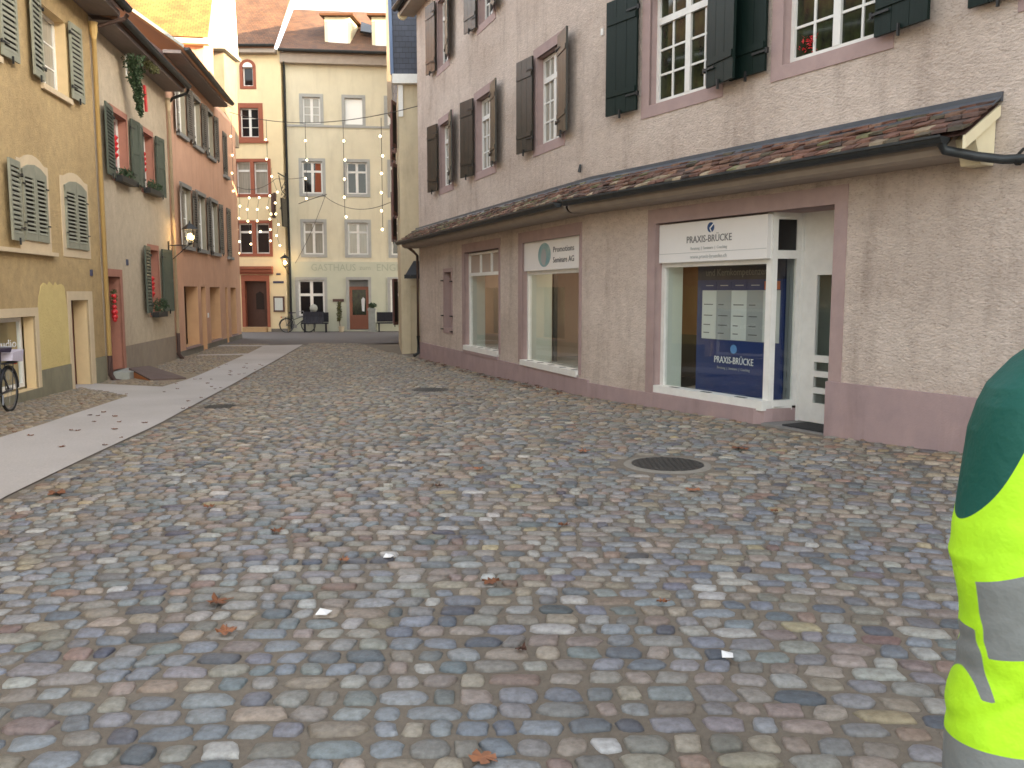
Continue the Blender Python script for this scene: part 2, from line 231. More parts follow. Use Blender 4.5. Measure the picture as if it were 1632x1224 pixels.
# ------------------------------------------------------------------ object helpers
ORG = {}
def props(o, label=None, cat=None, group=None, kind=None):
    if label: o['label'] = label
    if cat: o['category'] = cat
    if group: o['group'] = group
    if kind: o['kind'] = kind
    return o
def thing(name, loc, label, cat, group=None):
    o = bpy.data.objects.new(name, None); o.empty_display_size = 0.3; col.objects.link(o); o.location = loc
    ORG[o.name] = Vector(loc); return props(o, label, cat, group)
class MB:
    def __init__(s): s.v = []; s.f = []; s.c = []; s.uv = []
    def quad(s, *p):
        i = len(s.v); s.v += [tuple(q) for q in p]; s.f.append(tuple(range(i, i + len(p)))); return s
    def hexa(s, P):        # 8 points: 4 of one face, 4 of the other
        i = len(s.v); s.v += [tuple(q) for q in P]
        for f in ((0, 1, 2, 3), (7, 6, 5, 4), (0, 4, 5, 1), (1, 5, 6, 2), (2, 6, 7, 3), (3, 7, 4, 0)): s.f.append(tuple(i + k for k in f))
        return s
    def box(s, F, s0, s1, z0, z1, d0, d1):
        return s.hexa([F.p(s0, z0, d0), F.p(s1, z0, d0), F.p(s1, z1, d0), F.p(s0, z1, d0), F.p(s0, z0, d1), F.p(s1, z0, d1), F.p(s1, z1, d1), F.p(s0, z1, d1)])
    def prism(s, F, pts, d0, d1):
        i = len(s.v); n = len(pts)
        s.v += [tuple(F.p(a, b, d0)) for a, b in pts] + [tuple(F.p(a, b, d1)) for a, b in pts]
        s.f.append(tuple(range(i, i + n))); s.f.append(tuple(range(i + 2 * n - 1, i + n - 1, -1)))
        for k in range(n): s.f.append((i + k, i + n + k, i + n + (k + 1) % n, i + (k + 1) % n))
        return s
    def tube(s, pts, r, n=8, cap=True, sy=1.0):
        pts = [Vector(p) for p in pts]; rs = r if isinstance(r, (list, tuple)) else [r] * len(pts)
        base = len(s.v); up = None
        for k, p in enumerate(pts):
            t = (pts[min(k + 1, len(pts) - 1)] - pts[max(k - 1, 0)]).normalized()
            a = t.cross(Vector((0, 0, 1)));
            if a.length < 0.05: a = t.cross(Vector((0, 1, 0)))
            a.normalize(); b = a.cross(t).normalized()
            for j in range(n):
                an = 2 * math.pi * j / n; s.v.append(tuple(p + a * math.cos(an) * rs[k] + b * math.sin(an) * rs[k] * sy))
        for k in range(len(pts) - 1):
            for j in range(n):
                s.f.append((base + k * n + j, base + k * n + (j + 1) % n, base + (k + 1) * n + (j + 1) % n, base + (k + 1) * n + j))
        if cap:
            s.f.append(tuple(base + j for j in range(n))); s.f.append(tuple(base + (len(pts) - 1) * n + j for j in range(n)))
        return s
    def ball(s, c, r, n=8, m=6, sc=(1, 1, 1)):
        base = len(s.v)
        for i in range(m + 1):
            th = math.pi * i / m
            for j in range(n):
                ph = 2 * math.pi * j / n
                s.v.append((c[0] + r * sc[0] * math.sin(th) * math.cos(ph), c[1] + r * sc[1] * math.sin(th) * math.sin(ph), c[2] + r * sc[2] * math.cos(th)))
        for i in range(m):
            for j in range(n): s.f.append((base + i * n + j, base + i * n + (j + 1) % n, base + (i + 1) * n + (j + 1) % n, base + (i + 1) * n + j))
        return s
    def leaves(s, c, rad, n, size, rn=rnd):
        for _ in range(n):
            while True:
                q = Vector((rn.uniform(-1, 1), rn.uniform(-1, 1), rn.uniform(-1, 1)))
                if q.length < 1: break
            p = Vector(c) + Vector((q.x * rad[0], q.y * rad[1], q.z * rad[2]))
            a = Vector((rn.gauss(0, 1), rn.gauss(0, 1), rn.gauss(0, 1))).normalized(); b = a.cross(Vector((rn.gauss(0, 1), rn.gauss(0, 1), rn.gauss(0, 1)))).normalized()
            k = size * rn.uniform(.6, 1.4)
            s.quad(p - a * k, p - b * k * .4, p + a * k, p + b * k * .4)
        return s
    def build(s, name, m, parent=None, smooth=False, org=None, **pr):
        root = ORG[parent.name] if parent is not None else Vector(org or (0, 0, 0))
        me = bpy.data.meshes.new(name); me.from_pydata([tuple(Vector(v) - root) for v in s.v], [], s.f)
        ms = m if isinstance(m, (list, tuple)) else [m]
        for q in ms: me.materials.append(M[q])
        if s.c and len(s.c) == len(s.f) and len(ms) == 1:
            ca = me.color_attributes.new('tint', 'FLOAT_COLOR', 'CORNER'); arr = []
            for fc, c in zip(s.f, s.c): arr += [c[0], c[1], c[2], 1.0] * len(fc)
            ca.data.foreach_set('color', arr)
        elif s.c and len(s.c) == len(s.f): me.polygons.foreach_set('material_index', s.c)
        if s.uv:
            u = me.uv_layers.new(name='tiles'); u.data.foreach_set('uv', [x for q in s.uv for x in q])
        if smooth: me.polygons.foreach_set('use_smooth', [True] * len(me.polygons))
        me.update()
        o = bpy.data.objects.new(name, me); col.objects.link(o); ORG[o.name] = root
        if parent is not None: o.parent = parent
        else: o.location = root
        return props(o, **pr)
class Fr:
    def __init__(s, P, d, side=1):
        L = math.hypot(*d); s.P = P; s.t = (d[0] / L, d[1] / L); s.n = (side * s.t[1], -side * s.t[0]); s.side = side
    def p(s, a, z, d=0.0): return Vector((s.P[0] + s.t[0] * a + s.n[0] * d, s.P[1] + s.t[1] * a + s.n[1] * d, z))
def ss(t):
    t = max(0.0, min(1.0, t)); return t * t * (3 - 2 * t)
def g(x, y): return -0.22 * ss((y - 8) / 14) - 0.18 * ss((-x - 1) / 4) + 0.09 * ss((x - 3.2) / 1.6)
def wall(F, s0, s1, z0, z1, holes, name, m, parent, d=0.0, reveal=None, ends=0.0, **pr):
    """front sheet with rectangular openings; holes = (s0, s1, z0, z1, depth)"""
    mb = MB(); S = sorted({s0, s1, *[h[0] for h in holes], *[h[1] for h in holes]}); Z = sorted({z0, z1, *[h[2] for h in holes], *[h[3] for h in holes]})
    S = [x for x in S if s0 <= x <= s1]; Z = [x for x in Z if z0 <= x <= z1]
    for a, b in zip(S, S[1:]):
        for c, e in zip(Z, Z[1:]):
            ms_, mz = (a + b) / 2, (c + e) / 2
            if any(h[0] < ms_ < h[1] and h[2] < mz < h[3] for h in holes): continue
            mb.quad(F.p(a, c, d), F.p(b, c, d), F.p(b, e, d), F.p(a, e, d))
    if ends: # side and back faces close the house
        mb.quad(F.p(s0, z0, d), F.p(s0, z0, -ends), F.p(s0, z1, -ends), F.p(s0, z1, d)); mb.quad(F.p(s1, z0, d), F.p(s1, z0, -ends), F.p(s1, z1, -ends), F.p(s1, z1, d))
        mb.quad(F.p(s0, z0, -ends), F.p(s1, z0, -ends), F.p(s1, z1, -ends), F.p(s0, z1, -ends)); mb.quad(F.p(s0, z1, d), F.p(s1, z1, d), F.p(s1, z1, -ends), F.p(s0, z1, -ends))
    o = mb.build(name, m, parent, **pr)
    for h in holes:
        rv = MB(); a, b, c, e, r = h
        if e > z1 or c < z0 - 1e-6 or b > s1 or a < s0: continue
        D = -r
        rv.quad(F.p(a, c, d), F.p(a, c, D), F.p(a, e, D), F.p(a, e, d)); rv.quad(F.p(b, c, d), F.p(b, c, D), F.p(b, e, D), F.p(b, e, d))
        rv.quad(F.p(a, e, d), F.p(b, e, d), F.p(b, e, D), F.p(a, e, D)); rv.quad(F.p(a, c, d), F.p(b, c, d), F.p(b, c, D), F.p(a, c, D))
        rv.build('reveal', (reveal(h) if callable(reveal) else reveal) or m, o)
    return o
def surround(F, s0, s1, z0, z1, wd, m, parent, top=None, bot=None, out=0.012, left=None, right=None, name='window_surround', silld=None):
    top = wd if top is None else top; bot = wd if bot is None else bot; L = wd if left is None else left; Rr = wd if right is None else right
    mb = MB()
    if L: mb.box(F, s0 - L, s0, z0, z1, -0.03, out)
    if Rr: mb.box(F, s1, s1 + Rr, z0, z1, -0.03, out)
    if top: mb.box(F, s0 - L, s1 + Rr, z1, z1 + top, -0.03, out)
    if bot: mb.box(F, s0 - L, s1 + Rr, z0 - bot, z0, -0.03, silld or out)
    return mb.build(name, m, parent)
def window(F, s0, s1, z0, z1, r, parent, fm='white_paint', pm='pane_dark', sashes=2, cols=1, rows=1, transom=None, trows=1, fw=0.055, bw=0.026, mid=0.09, thick=0.06, name='window', pane='pane', tw=0.08, depthp=0.03):
    mb = MB(); D = -r
    mb.box(F, s0, s0 + fw, z0, z1, D - thick, D); mb.box(F, s1 - fw, s1, z0, z1, D - thick, D)
    mb.box(F, s0 + fw, s1 - fw, z0, z0 + fw, D - thick, D); mb.box(F, s0 + fw, s1 - fw, z1 - fw, z1, D - thick, D)
    zs = [(z0 + fw, z1 - fw, rows)]
    if transom is not None:
        mb.box(F, s0 + fw, s1 - fw, transom - tw / 2, transom + tw / 2, D - thick, D + 0.012); zs = [(z0 + fw, transom - tw / 2, rows), (transom + tw / 2, z1 - fw, trows)]
    w_ = (s1 - s0 - 2 * fw - (sashes - 1) * mid) / sashes
    for za, zb, nr in zs:
        for k in range(sashes):
            a = s0 + fw + k * (w_ + mid); b = a + w_
            if k: mb.box(F, a - mid, a, za, zb, D - thick, D + 0.006)
            for c in range(1, cols): x = a + w_ * c / cols; mb.box(F, x - bw / 2, x + bw / 2, za, zb, D - thick * .6, D - 0.012)
            for q in range(1, nr):
                z = za + (zb - za) * q / nr
                xs = [a] + [a + w_ * c / cols for c in range(1, cols)] + [b]
                for u in range(cols):
                    mb.box(F, xs[u] + (bw / 2 if u else 0), xs[u + 1] - (bw / 2 if u < cols - 1 else 0), z - bw / 2, z + bw / 2, D - thick * .6, D - 0.014)
    o = mb.build(name, fm, parent)
    pb = MB(); pb.quad(F.p(s0, z0, D - depthp), F.p(s1, z0, D - depthp), F.p(s1, z1, D - depthp), F.p(s0, z1, D - depthp)); pb.build(pane, pm, o)
    return o
class Sw:   # frame swung about a vertical hinge on a facade
    def __new__(cls, F, hinge, ang, sgn, d=0.05):
        h = F.p(hinge, 0, d); c, s_ = math.cos(ang), math.sin(ang)
        t = (sgn * F.t[0] * c + F.n[0] * s_, sgn * F.t[1] * c + F.n[1] * s_)
        G = Fr((h.x, h.y), t, 1)
        n = (-sgn * F.t[0] * s_ + F.n[0] * c, -sgn * F.t[1] * s_ + F.n[1] * c); G.n = n
        return G
def shutter(F, hinge, wdt, sgn, z0, z1, m, parent, ang=0.0, kind='board', d=0.05, hw='black_metal', slats=14, label=None, arch=0.0):
    """leaf hinged at `hinge`, lying back against the wall (ang=0) or swung out"""
    G = Sw(F, hinge, ang, sgn, d); mb = MB(); t = 0.035
    if kind == 'board':
        nb = 3
        for k in range(nb): mb.box(G, wdt * k / nb + 0.003, wdt * (k + 1) / nb - 0.003, z0, z1, 0, t)
        for zz in (z0 + 0.30, z1 - 0.30): mb.box(G, 0.02, wdt - 0.02, zz - 0.04, zz + 0.04, t, t + 0.014)
    elif kind == 'panel':
        mb.box(G, 0, wdt, z0, z1, 0, t)
        for a, b in ((0, .07), (wdt - .07, wdt)): mb.box(G, a, b, z0, z1, t, t + .012)
        for a, b in ((z0, z0 + .09), ((z0 + z1) / 2 - .04, (z0 + z1) / 2 + .04), (z1 - .09, z1)): mb.box(G, .07, wdt - .07, a, b, t, t + .012)
    else:
        fr = 0.065
        mb.box(G, 0, fr, z0, z1, 0, t); mb.box(G, wdt - fr, wdt, z0, z1, 0, t); mb.box(G, fr, wdt - fr, z0, z0 + 0.11, 0, t); mb.box(G, fr, wdt - fr, z1 - 0.11, z1, 0, t)
        zz0, zz1 = z0 + 0.11, z1 - 0.11; h = (zz1 - zz0) / slats
        for k in range(slats):
            za = zz0 + h * k
            mb.hexa([G.p(fr, za + h * .05, t - .002), G.p(wdt - fr, za + h * .05, t - .002), G.p(wdt - fr, za + h * .40, t - .002), G.p(fr, za + h * .40, t - .002),
                     G.p(fr, za + h * .45, 0.004), G.p(wdt - fr, za + h * .45, 0.004), G.p(wdt - fr, za + h * .85, 0.004), G.p(fr, za + h * .85, 0.004)])
    o = mb.build('shutter', m, parent)
    if label: o['label'] = label
    if kind != 'board':
        if kind == 'louvre':
            q = MB(); q.quad(G.p(.03, z0 + .1, 0.002), G.p(wdt - .03, z0 + .1, 0.002), G.p(wdt - .03, z1 - .1, 0.002), G.p(.03, z1 - .1, 0.002)); q.build('louvre_shade', 'louvre_shadow', o)  # dark sheet painting the shade between the slats
    for zz in (z0 + 0.22, z1 - 0.22):
        hb = MB(); hb.box(G, -0.03, min(.2, wdt * .4), zz - 0.012, zz + 0.012, t + 0.015, t + 0.024); hb.box(G, -0.05, -.02, zz - 0.03, zz + 0.03, t - .01, t + 0.024); hb.build('hinge', hw, o)
    hb = MB(); hb.box(G, wdt * .5 - .01, wdt * .5 + .01, z0 - .07, z0 + .05, t + .002, t + .03)
    hb.build('shutter_catch', hw, o)
    return o
def gutter(F, s0, s1, z, d, parent, r=0.075, m='gutter_dark', name='gutter'):
    mb = MB(); n = 8; base = 0
    for a in (s0, s1):
        for j in range(n + 1):
            an = math.pi * j / n; mb.v.append(tuple(F.p(a, z - math.sin(an) * r, d + math.cos(an) * r)))
    for j in range(n): mb.f.append((j, j + 1, n + 2 + j, n + 1 + j))
    mb.f.append(tuple(range(n + 1))); mb.f.append(tuple(range(n + 1, 2 * n + 2)))
    for j in range(n): pass
    mb.box(F, s0, s1, z - 0.012, z + 0.012, d + r - .004, d + r + .012)
    return mb.build(name, m, parent)
def slope(F, s0, s1, dz, z0, dd, z1, name, m, parent, thick=0.12):
    """roof slope from eave (d=dz,z=z0) up to (d=dd,z=z1) with tile uv"""
    mb = MB(); L = math.hypot(dz - dd, z1 - z0)
    top = [F.p(s0, z0, dz), F.p(s1, z0, dz), F.p(s1, z1, dd), F.p(s0, z1, dd)]
    bot = [q - Vector((0, 0, thick)) for q in top]
    mb.quad(*top); mb.uv += [(s0, 0), (s1, 0), (s1, L), (s0, L)]
    for q in ((bot[3], bot[2], bot[1], bot[0]), (top[0], bot[0], bot[1], top[1]), (top[1], bot[1], bot[2], top[2]), (top[2], bot[2], bot[3], top[3]), (top[3], bot[3], bot[0], top[0])):
        mb.quad(*q); mb.uv += [(.05, .05)] * 4
    return mb.build(name, m, parent)
def text(s, size, c, right, up, m, parent, width=None, name='lettering', ext=0.002, align='CENTER', squash=None):
    cu = bpy.data.curves.new('txt', 'FONT'); cu.body = s; cu.size = size; cu.align_x = align; cu.align_y = 'CENTER'; cu.extrude = ext; cu.resolution_u = 2
    o = bpy.data.objects.new('txt', cu); col.objects.link(o); dg = bpy.context.evaluated_depsgraph_get(); me = bpy.data.meshes.new_from_object(o.evaluated_get(dg))
    bpy.data.objects.remove(o); bpy.data.curves.remove(cu)
    right = Vector(right).normalized(); up = Vector(up).normalized(); nn = right.cross(up)
    xs = [v.co.x for v in me.vertices]; k = 1.0
    if width and xs: k = width / (max(xs) - min(xs))
    root = ORG[parent.name]
    for v in me.vertices: v.co = Vector(c) + right * v.co.x * k + up * v.co.y + nn * v.co.z - root
    me.materials.clear(); me.materials.append(M[m]); me.name = name
    ob = bpy.data.objects.new(name, me); col.objects.link(ob); ob.parent = parent; ORG[ob.name] = root
    return ob
def pipe(pts, r, m, parent, name='downpipe', n=10): return MB().tube(pts, r, n).build(name, m, parent, smooth=True)
UP = Vector((0, 0, 1))
#==PARTS==
# ================================================================== GROUND
def sheet(name, x0, x1, y0, y1, nx, ny, m, dz=0.0, kind='structure', poly=None):
    mb = MB()
    for j in range(ny + 1):
        for i in range(nx + 1):
            x = x0 + (x1 - x0) * i / nx; y = y0 + (y1 - y0) * j / ny; mb.v.append((x, y, g(x, y) + dz))
    for j in range(ny):
        for i in range(nx):
            a = j * (nx + 1) + i; mb.f.append((a, a + 1, a + nx + 2, a + nx + 1))
    return mb.build(name, m, None, smooth=True, kind=kind)
sheet('ground', -60, 60, -40, 120, 60, 80, 'mortar', dz=-0.06)
def strip(name, Lp, Rp, m, dz, n=24, kind='structure', **pr):
    def at(P, t):
        L = [0]
        for a, b in zip(P, P[1:]): L.append(L[-1] + math.dist(a, b))
        q = t * L[-1]
        for k in range(len(P) - 1):
            if q <= L[k + 1] + 1e-9:
                f_ = (q - L[k]) / (L[k + 1] - L[k]); return (P[k][0] + (P[k + 1][0] - P[k][0]) * f_, P[k][1] + (P[k + 1][1] - P[k][1]) * f_)
        return P[-1]
    mb = MB(); nx = 8
    for j in range(n + 1):
        a = at(Lp, j / n); b = at(Rp, j / n)
        for i in range(nx + 1):
            x = a[0] + (b[0] - a[0]) * i / nx; y = a[1] + (b[1] - a[1]) * i / nx; mb.v.append((x, y, g(x, y) + dz))
    for j in range(n):
        for i in range(nx):
            q = j * (nx + 1) + i; mb.f.append((q, q + 1, q + nx + 2, q + nx + 1))
    return mb.build(name, m, None, smooth=True, kind=kind, **pr)
STR = [(-3.4, 2.0), (-4.37, 7.19), (-4.83, 11.49), (-5.75, 17.0), (-6.38, 20.9), (-6.78, 24.1), (-7.93, 32.6)]
STL = [(-5.6, 2.0), (-6.1, 8.0), (-6.42, 11.5), (-7.0, 15.5), (-7.36, 19.5), (-8.66, 28.4), (-9.24, 32.0)]
def xr_strip(y):
    for a, b in zip(STR, STR[1:]):
        if a[1] <= y <= b[1]: return a[0] + (b[0] - a[0]) * (y - a[1]) / (b[1] - a[1])
    return STR[0][0] if y < STR[0][1] else STR[-1][0]
strip('pavement', STL, STR, 'concrete', 0.010, n=40)
strip('sett_verge', [(-8.3, 2), (-8.9, 15), (-11.7, 36)], [(-5.3, 2.0), (-6.0, 8.0), (-6.35, 11.5), (-6.95, 15.5), (-7.3, 19.5), (-8.6, 28.4), (-9.2, 32.4)], 'setts', 0.002, n=40)
for a, b, c, d in (((-9.2, 17.6), (-9.3, 18.5), (-7.0, 15.6), (-7.2, 17.6)), ((-9.9, 26.9), (-9.95, 27.4), (-8.3, 27.3), (-8.4, 28.0)), ((-10.9, 31.6), (-11.0, 32.2), (-8.9, 31.7), (-9.1, 32.3))):
    strip('crossing_slab', [a, b], [c, d], 'concrete', 0.006, n=3)
strip('side_street', [(-14, 32.7), (-14, 46)], [(8, 33.5), (8, 46)], 'asphalt', 0.004, n=10)

# ---- cobblestones: real domed stones in rows (nobody could count them: one object)
def cobbles():
    rn = random.Random(11)
    Kx, Ky = 1.24, 13.7
    def xr(y):
        if y <= Ky: return 3.52 - .55 * (y - 9.55) + 0.02
        return Kx - .36 * (y - Ky)
    pal = [((.205, .222, .255), 18), ((.16, .178, .215), 11), ((.24, .24, .24), 14), ((.255, .225, .185), 16), ((.32, .245, .165), 14), ((.30, .215, .165), 11), ((.34, .315, .275), 8), ((.28, .165, .11), 5), ((.10, .112, .14), 5), ((.215, .19, .19), 5), ((.19, .21, .205), 3), ((.42, .40, .37), 3), ((.42, .32, .14), .6)]
    cs = [p[0] for p in pal]; wt = [p[1] for p in pal]
    covers = [(1.45, 7.89, .43), (-1.44, 15.0, .42), (-4.75, 13.9, .32)]
    V = []; Fc = []; C = []; base = 0
    y = 0.9
    while y < 33.6:
        ph = (0.111 + .010 * (1 - ss((y - 2.8) / 2.2))) * rn.uniform(.86, 1.14)
        if y > 12: ph *= 1.06
        x = -7.6 if y < 3 else xr_strip(y) + 0.06 * rn.random()
        if y < 3: x = xr_strip(2)
        xe = 8.0 if y < 2 else xr(y) + 0.7
        while x < xe:
            wd = rn.choice((.085, .10, .115, .13, .15, .185)) * rn.uniform(.86, 1.14) * (1.14 - .14 * ss((y - 2.8) / 2.6))
            cx = x + wd / 2
            # rows bend down towards the right and wander
            yy = y - 0.07 * max(0, cx - 0.8) ** 1.6 + 0.05 * math.sin(cx * 1.1 + y * .35) + 0.012 * math.sin(cx * 3.1 + y * 1.7)
            x += wd + rn.uniform(0.008, 0.022)
            if yy < 0.8 or cx > xr(max(yy, 2)) - 0.05 and yy > 1.5 or cx < xr_strip(yy) + wd * .45 + .02: continue
            if any(math.hypot(cx - a, yy - b) < r_ + .05 for a, b, r_ in covers): continue
            if 0.05 < (cx - 2.9) < 1.0 and 9.4 < yy < 10.3 and cx > xr(yy) - .12: continue
            if yy < 2.2 and abs(cx) > 3.4: continue
            near = yy < 9; mid = yy < 17
            n = 11 if near else (8 if mid else 6); rings = ((1.0, -.016), (.96, .001), (.86, .0075), (.45, .0110)) if near else (((1.0, -.012), (.88, .004), (.5, .010)) if mid else ((1.0, -.008), (.7, .008)))
            a = wd / 2; b = ph / 2 * rn.uniform(.86, 1.0) - .003; jit = [rn.uniform(.84, 1.09) for _ in range(n)]
            e = rn.uniform(.34, .72); tilt = rn.uniform(-.035, .035); tx = rn.uniform(-.02, .02); rot = rn.uniform(-.10, .10) - .17 * max(0, cx - 0.9); hz = rn.uniform(-.004, .006)
            skew = rn.uniform(-.25, .25); zg = g(cx, yy)
            cr, sr = math.cos(rot), math.sin(rot); i0 = len(V)
            for (rr, hh) in rings:
                for k in range(n):
                    th = 2 * math.pi * k / n; c_, s_ = math.cos(th), math.sin(th)
                    px = math.copysign(abs(c_) ** e, c_) * a * rr * jit[k]; py = math.copysign(abs(s_) ** e, s_) * b * rr * jit[(k * 3 + 1) % n]
                    px += skew * py
                    V.append((cx + px * cr - py * sr, yy + px * sr + py * cr, zg + hh + hz + px * tx + py * tilt))
            V.append((cx, yy, zg + rings[-1][1] + hz + .001)); top = len(V) - 1
            c = rn.choices(cs, wt)[0]; q = rn.uniform(.76, 1.22); gy = sum(c) / 3; c = [v + (gy - v) * .40 for v in c]; nb_ = 1 - ss((yy - 3.5) / 4); c = [c[0] * (1 - .04 * nb_), c[1], c[2] * (1 + .06 * nb_)]; warm = max(ss((yy - 5) / 9) * .6, ss((cx - xr(max(yy, 2)) + 1.6) / 1.2) * .8)  # near stones tinted bluer: reflected sky painted into their colour
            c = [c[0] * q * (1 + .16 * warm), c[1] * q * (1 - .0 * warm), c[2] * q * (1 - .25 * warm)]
            c = [max(.02, v + rn.uniform(-.01, .01)) for v in c]
            R_ = len(rings)
            for r_ in range(R_ - 1):
                for k in range(n):
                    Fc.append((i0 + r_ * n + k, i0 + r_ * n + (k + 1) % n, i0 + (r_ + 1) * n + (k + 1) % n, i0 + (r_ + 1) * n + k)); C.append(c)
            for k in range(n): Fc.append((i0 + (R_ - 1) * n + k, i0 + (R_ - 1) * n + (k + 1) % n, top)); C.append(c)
        y += ph + 0.007
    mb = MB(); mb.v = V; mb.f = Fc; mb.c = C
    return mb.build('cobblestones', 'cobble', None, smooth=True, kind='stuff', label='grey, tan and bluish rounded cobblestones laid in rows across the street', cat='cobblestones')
cobbles()
def verge_stones():
    rn = random.Random(12); V = []; Fc = []; C = []
    def xl(y): return -8.5 - .145 * (y - 15.2) + .03
    def xe_(y):
        for a, b in zip(STL, STL[1:]):
            if a[1] <= y <= b[1]: return a[0] + (b[0] - a[0]) * (y - a[1]) / (b[1] - a[1])
        return STL[-1][0]
    slabs = [(17.0, 18.3, 19.3), (26.9, 27.6, 28.2), (31.6, 32.0, 32.6)]
    y = 9.0
    while y < 33:
        x = xl(y) - .3; ph = rn.uniform(.085, .11)
        while x < xe_(y):
            wd = rn.uniform(.08, .15); cx = x + wd / 2 + .0; x += wd + .012; yy = y + .02 * math.sin(cx * 5 + y)
            if cx > xe_(yy) - wd / 2 - .01 or cx < xl(yy): continue
            tt_ = (cx - xl(yy)) / max(.1, xe_(yy) - xl(yy))
            if (17.45 - 1.8 * tt_ < yy < 18.6 - .85 * tt_) or (26.85 + .4 * tt_ < yy < 27.45 + .6 * tt_) or 31.55 < yy < 32.35: continue
            if -8.95 < cx < -7.4 and 19 < yy < 21: continue
            n = 6; i0 = len(V); zg = g(cx, yy); hz = rn.uniform(-.003, .005)
            for rr, hh in ((1.0, -.004), (.75, .012)):
                for k in range(n):
                    th = 2 * math.pi * k / n + .3; V.append((cx + math.copysign(abs(math.cos(th)) ** .7, math.cos(th)) * wd / 2 * rr * rn.uniform(.9, 1.08), yy + math.copysign(abs(math.sin(th)) ** .7, math.sin(th)) * ph / 2 * rr, zg + hh + hz))
            V.append((cx, yy, zg + .014 + hz)); c = rn.choice(((.30, .235, .155), (.26, .20, .14), (.33, .27, .19), (.24, .20, .16), (.28, .21, .16), (.22, .21, .19))); q = rn.uniform(.75, 1.2); c = [v * q for v in c]
            for k in range(n): Fc.append((i0 + k, i0 + (k + 1) % n, i0 + n + (k + 1) % n, i0 + n + k)); C.append(c); Fc.append((i0 + n + k, i0 + n + (k + 1) % n, i0 + 2 * n)); C.append(c)
        y += ph + .008
    mb = MB(); mb.v = V; mb.f = Fc; mb.c = C
    return mb.build('verge_cobblestones', 'cobble', None, smooth=True, kind='stuff', label='small tan cobblestones between the pale pavement and the left houses', cat='cobblestones')
verge_stones()
sheet('roadbed', -14, 9, 0, 33.8, 46, 70, 'mortar', dz=-0.004)

# ================================================================== RIGHT: PINK CORNER HOUSE
N = Fr((3.52, 9.55), (-.55, 1), -1); F = Fr((1.24, 13.7), (-.36, 1), -1); KN = 4.735; FE = 11.35
pink = thing('corner_house', (1.24, 13.7, -0.15), 'long pinkish rendered house with dark shutters and a tiled lean-to roof over its shop fronts', 'house')
NW = [(1.97, 3.30, 4.2, 5.75, .12), (-.5, .82, 4.2, 5.75, .12), (-3.4, -2.1, 4.2, 5.75, .12), (1.97, 3.30, 7.25, 8.75, .12), (-.5, .82, 7.25, 8.75, .12), (-3.4, -2.1, 7.25, 8.75, .12), (-6.4, -5.1, 4.2, 5.75, .12)]
FW = [(1.22, 2.33, 4.2, 5.75, .12), (4.78, 5.94, 4.2, 5.75, .12), (7.95, 8.98, 4.2, 5.75, .12), (1.22, 2.33, 7.25, 8.75, .12), (4.78, 5.7, 7.25, 8.75, .12), (8.2, 9.1, 7.15, 8.75, .12)]
NB_ = [(-0.02, 3.10, -0.3, 2.55, .12)]; FS = [(.42, 3.08, .24, 2.52, .10), (4.46, 6.92, .30, 2.50, .10), (8.05, 8.72, .70, 2.09, .22)]
wn_ = wall(N, -11, KN, -1, 9.5, NW + NB_, 'wall', 'render_pink', pink, reveal='surround_pink')
wf_ = wall(F, 0, FE, -1, 9.5, FW + FS, 'wall', 'render_pink', pink, reveal='surround_pink')
hull = MB()
a, b, c = N.p(-11, 0), F.p(0, 0), F.p(FE, 0); e1 = c + Vector((8.5, 3.0, 0)); e2 = a + Vector((7, 4, 0))
for p_, q_ in ((c, e1), (e1, e2), (e2, a)): hull.quad((p_.x, p_.y, -1), (q_.x, q_.y, -1), (q_.x, q_.y, 9.5), (p_.x, p_.y, 9.5))
hull.build('rear_wall', 'render_pink', pink)
# roof: eave overhang, ridge set back
rb = MB(); rb_pts = [(N, -11), (N, KN), (F, FE + .35)]
for (A_, sa), (B_, sb_) in zip(rb_pts, rb_pts[1:]):
    o1, o2 = A_.p(sa, 9.35, .45), B_.p(sb_, 9.35, .45); i1, i2 = A_.p(sa, 13.2, -5.5), B_.p(sb_, 13.2, -5.5); k1, k2 = A_.p(sa, 9.35, -11), B_.p(sb_, 9.35, -11)
    L_ = (o2 - o1).length
    rb.quad(o1, o2, i2, i1); rb.uv += [(0, 0), (L_, 0), (L_, 7), (0, 7)]; rb.quad(i1, i2, k2, k1); rb.uv += [(0, 0), (L_, 0), (L_, 7), (0, 7)]
    s1_, s2_ = A_.p(sa, 9.25, .45), B_.p(sb_, 9.25, .45); w1_, w2_ = A_.p(sa, 9.25, -.02), B_.p(sb_, 9.25, -.02)
    rb.quad(s1_, s2_, w2_, w1_); rb.uv += [(0, 0)] * 4; rb.quad(o1, o2, s2_, s1_); rb.uv += [(0, 0)] * 4
roofp = rb.build('roof', 'tile_navy', pink)
e_ = MB(); e_.quad(F.p(FE + .33, 9.25, .45), F.p(FE + .33, 9.25, -11), F.p(FE + .33, 13.1, -5.5)); e_.build('gable', 'soffit_beige', roofp)
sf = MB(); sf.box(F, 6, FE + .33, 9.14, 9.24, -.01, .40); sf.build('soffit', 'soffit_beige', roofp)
gutter(F, 0, FE + .38, 9.32, .52, roofp); gutter(N, -11, KN, 9.32, .52, roofp)
ce = MB(); ce.tube([F.p(FE + .34, 9.18, .30), F.p(FE + .42, 9.18, .30)], .13, 14); ce.build('purlin_end', 'cream_paint', roofp)
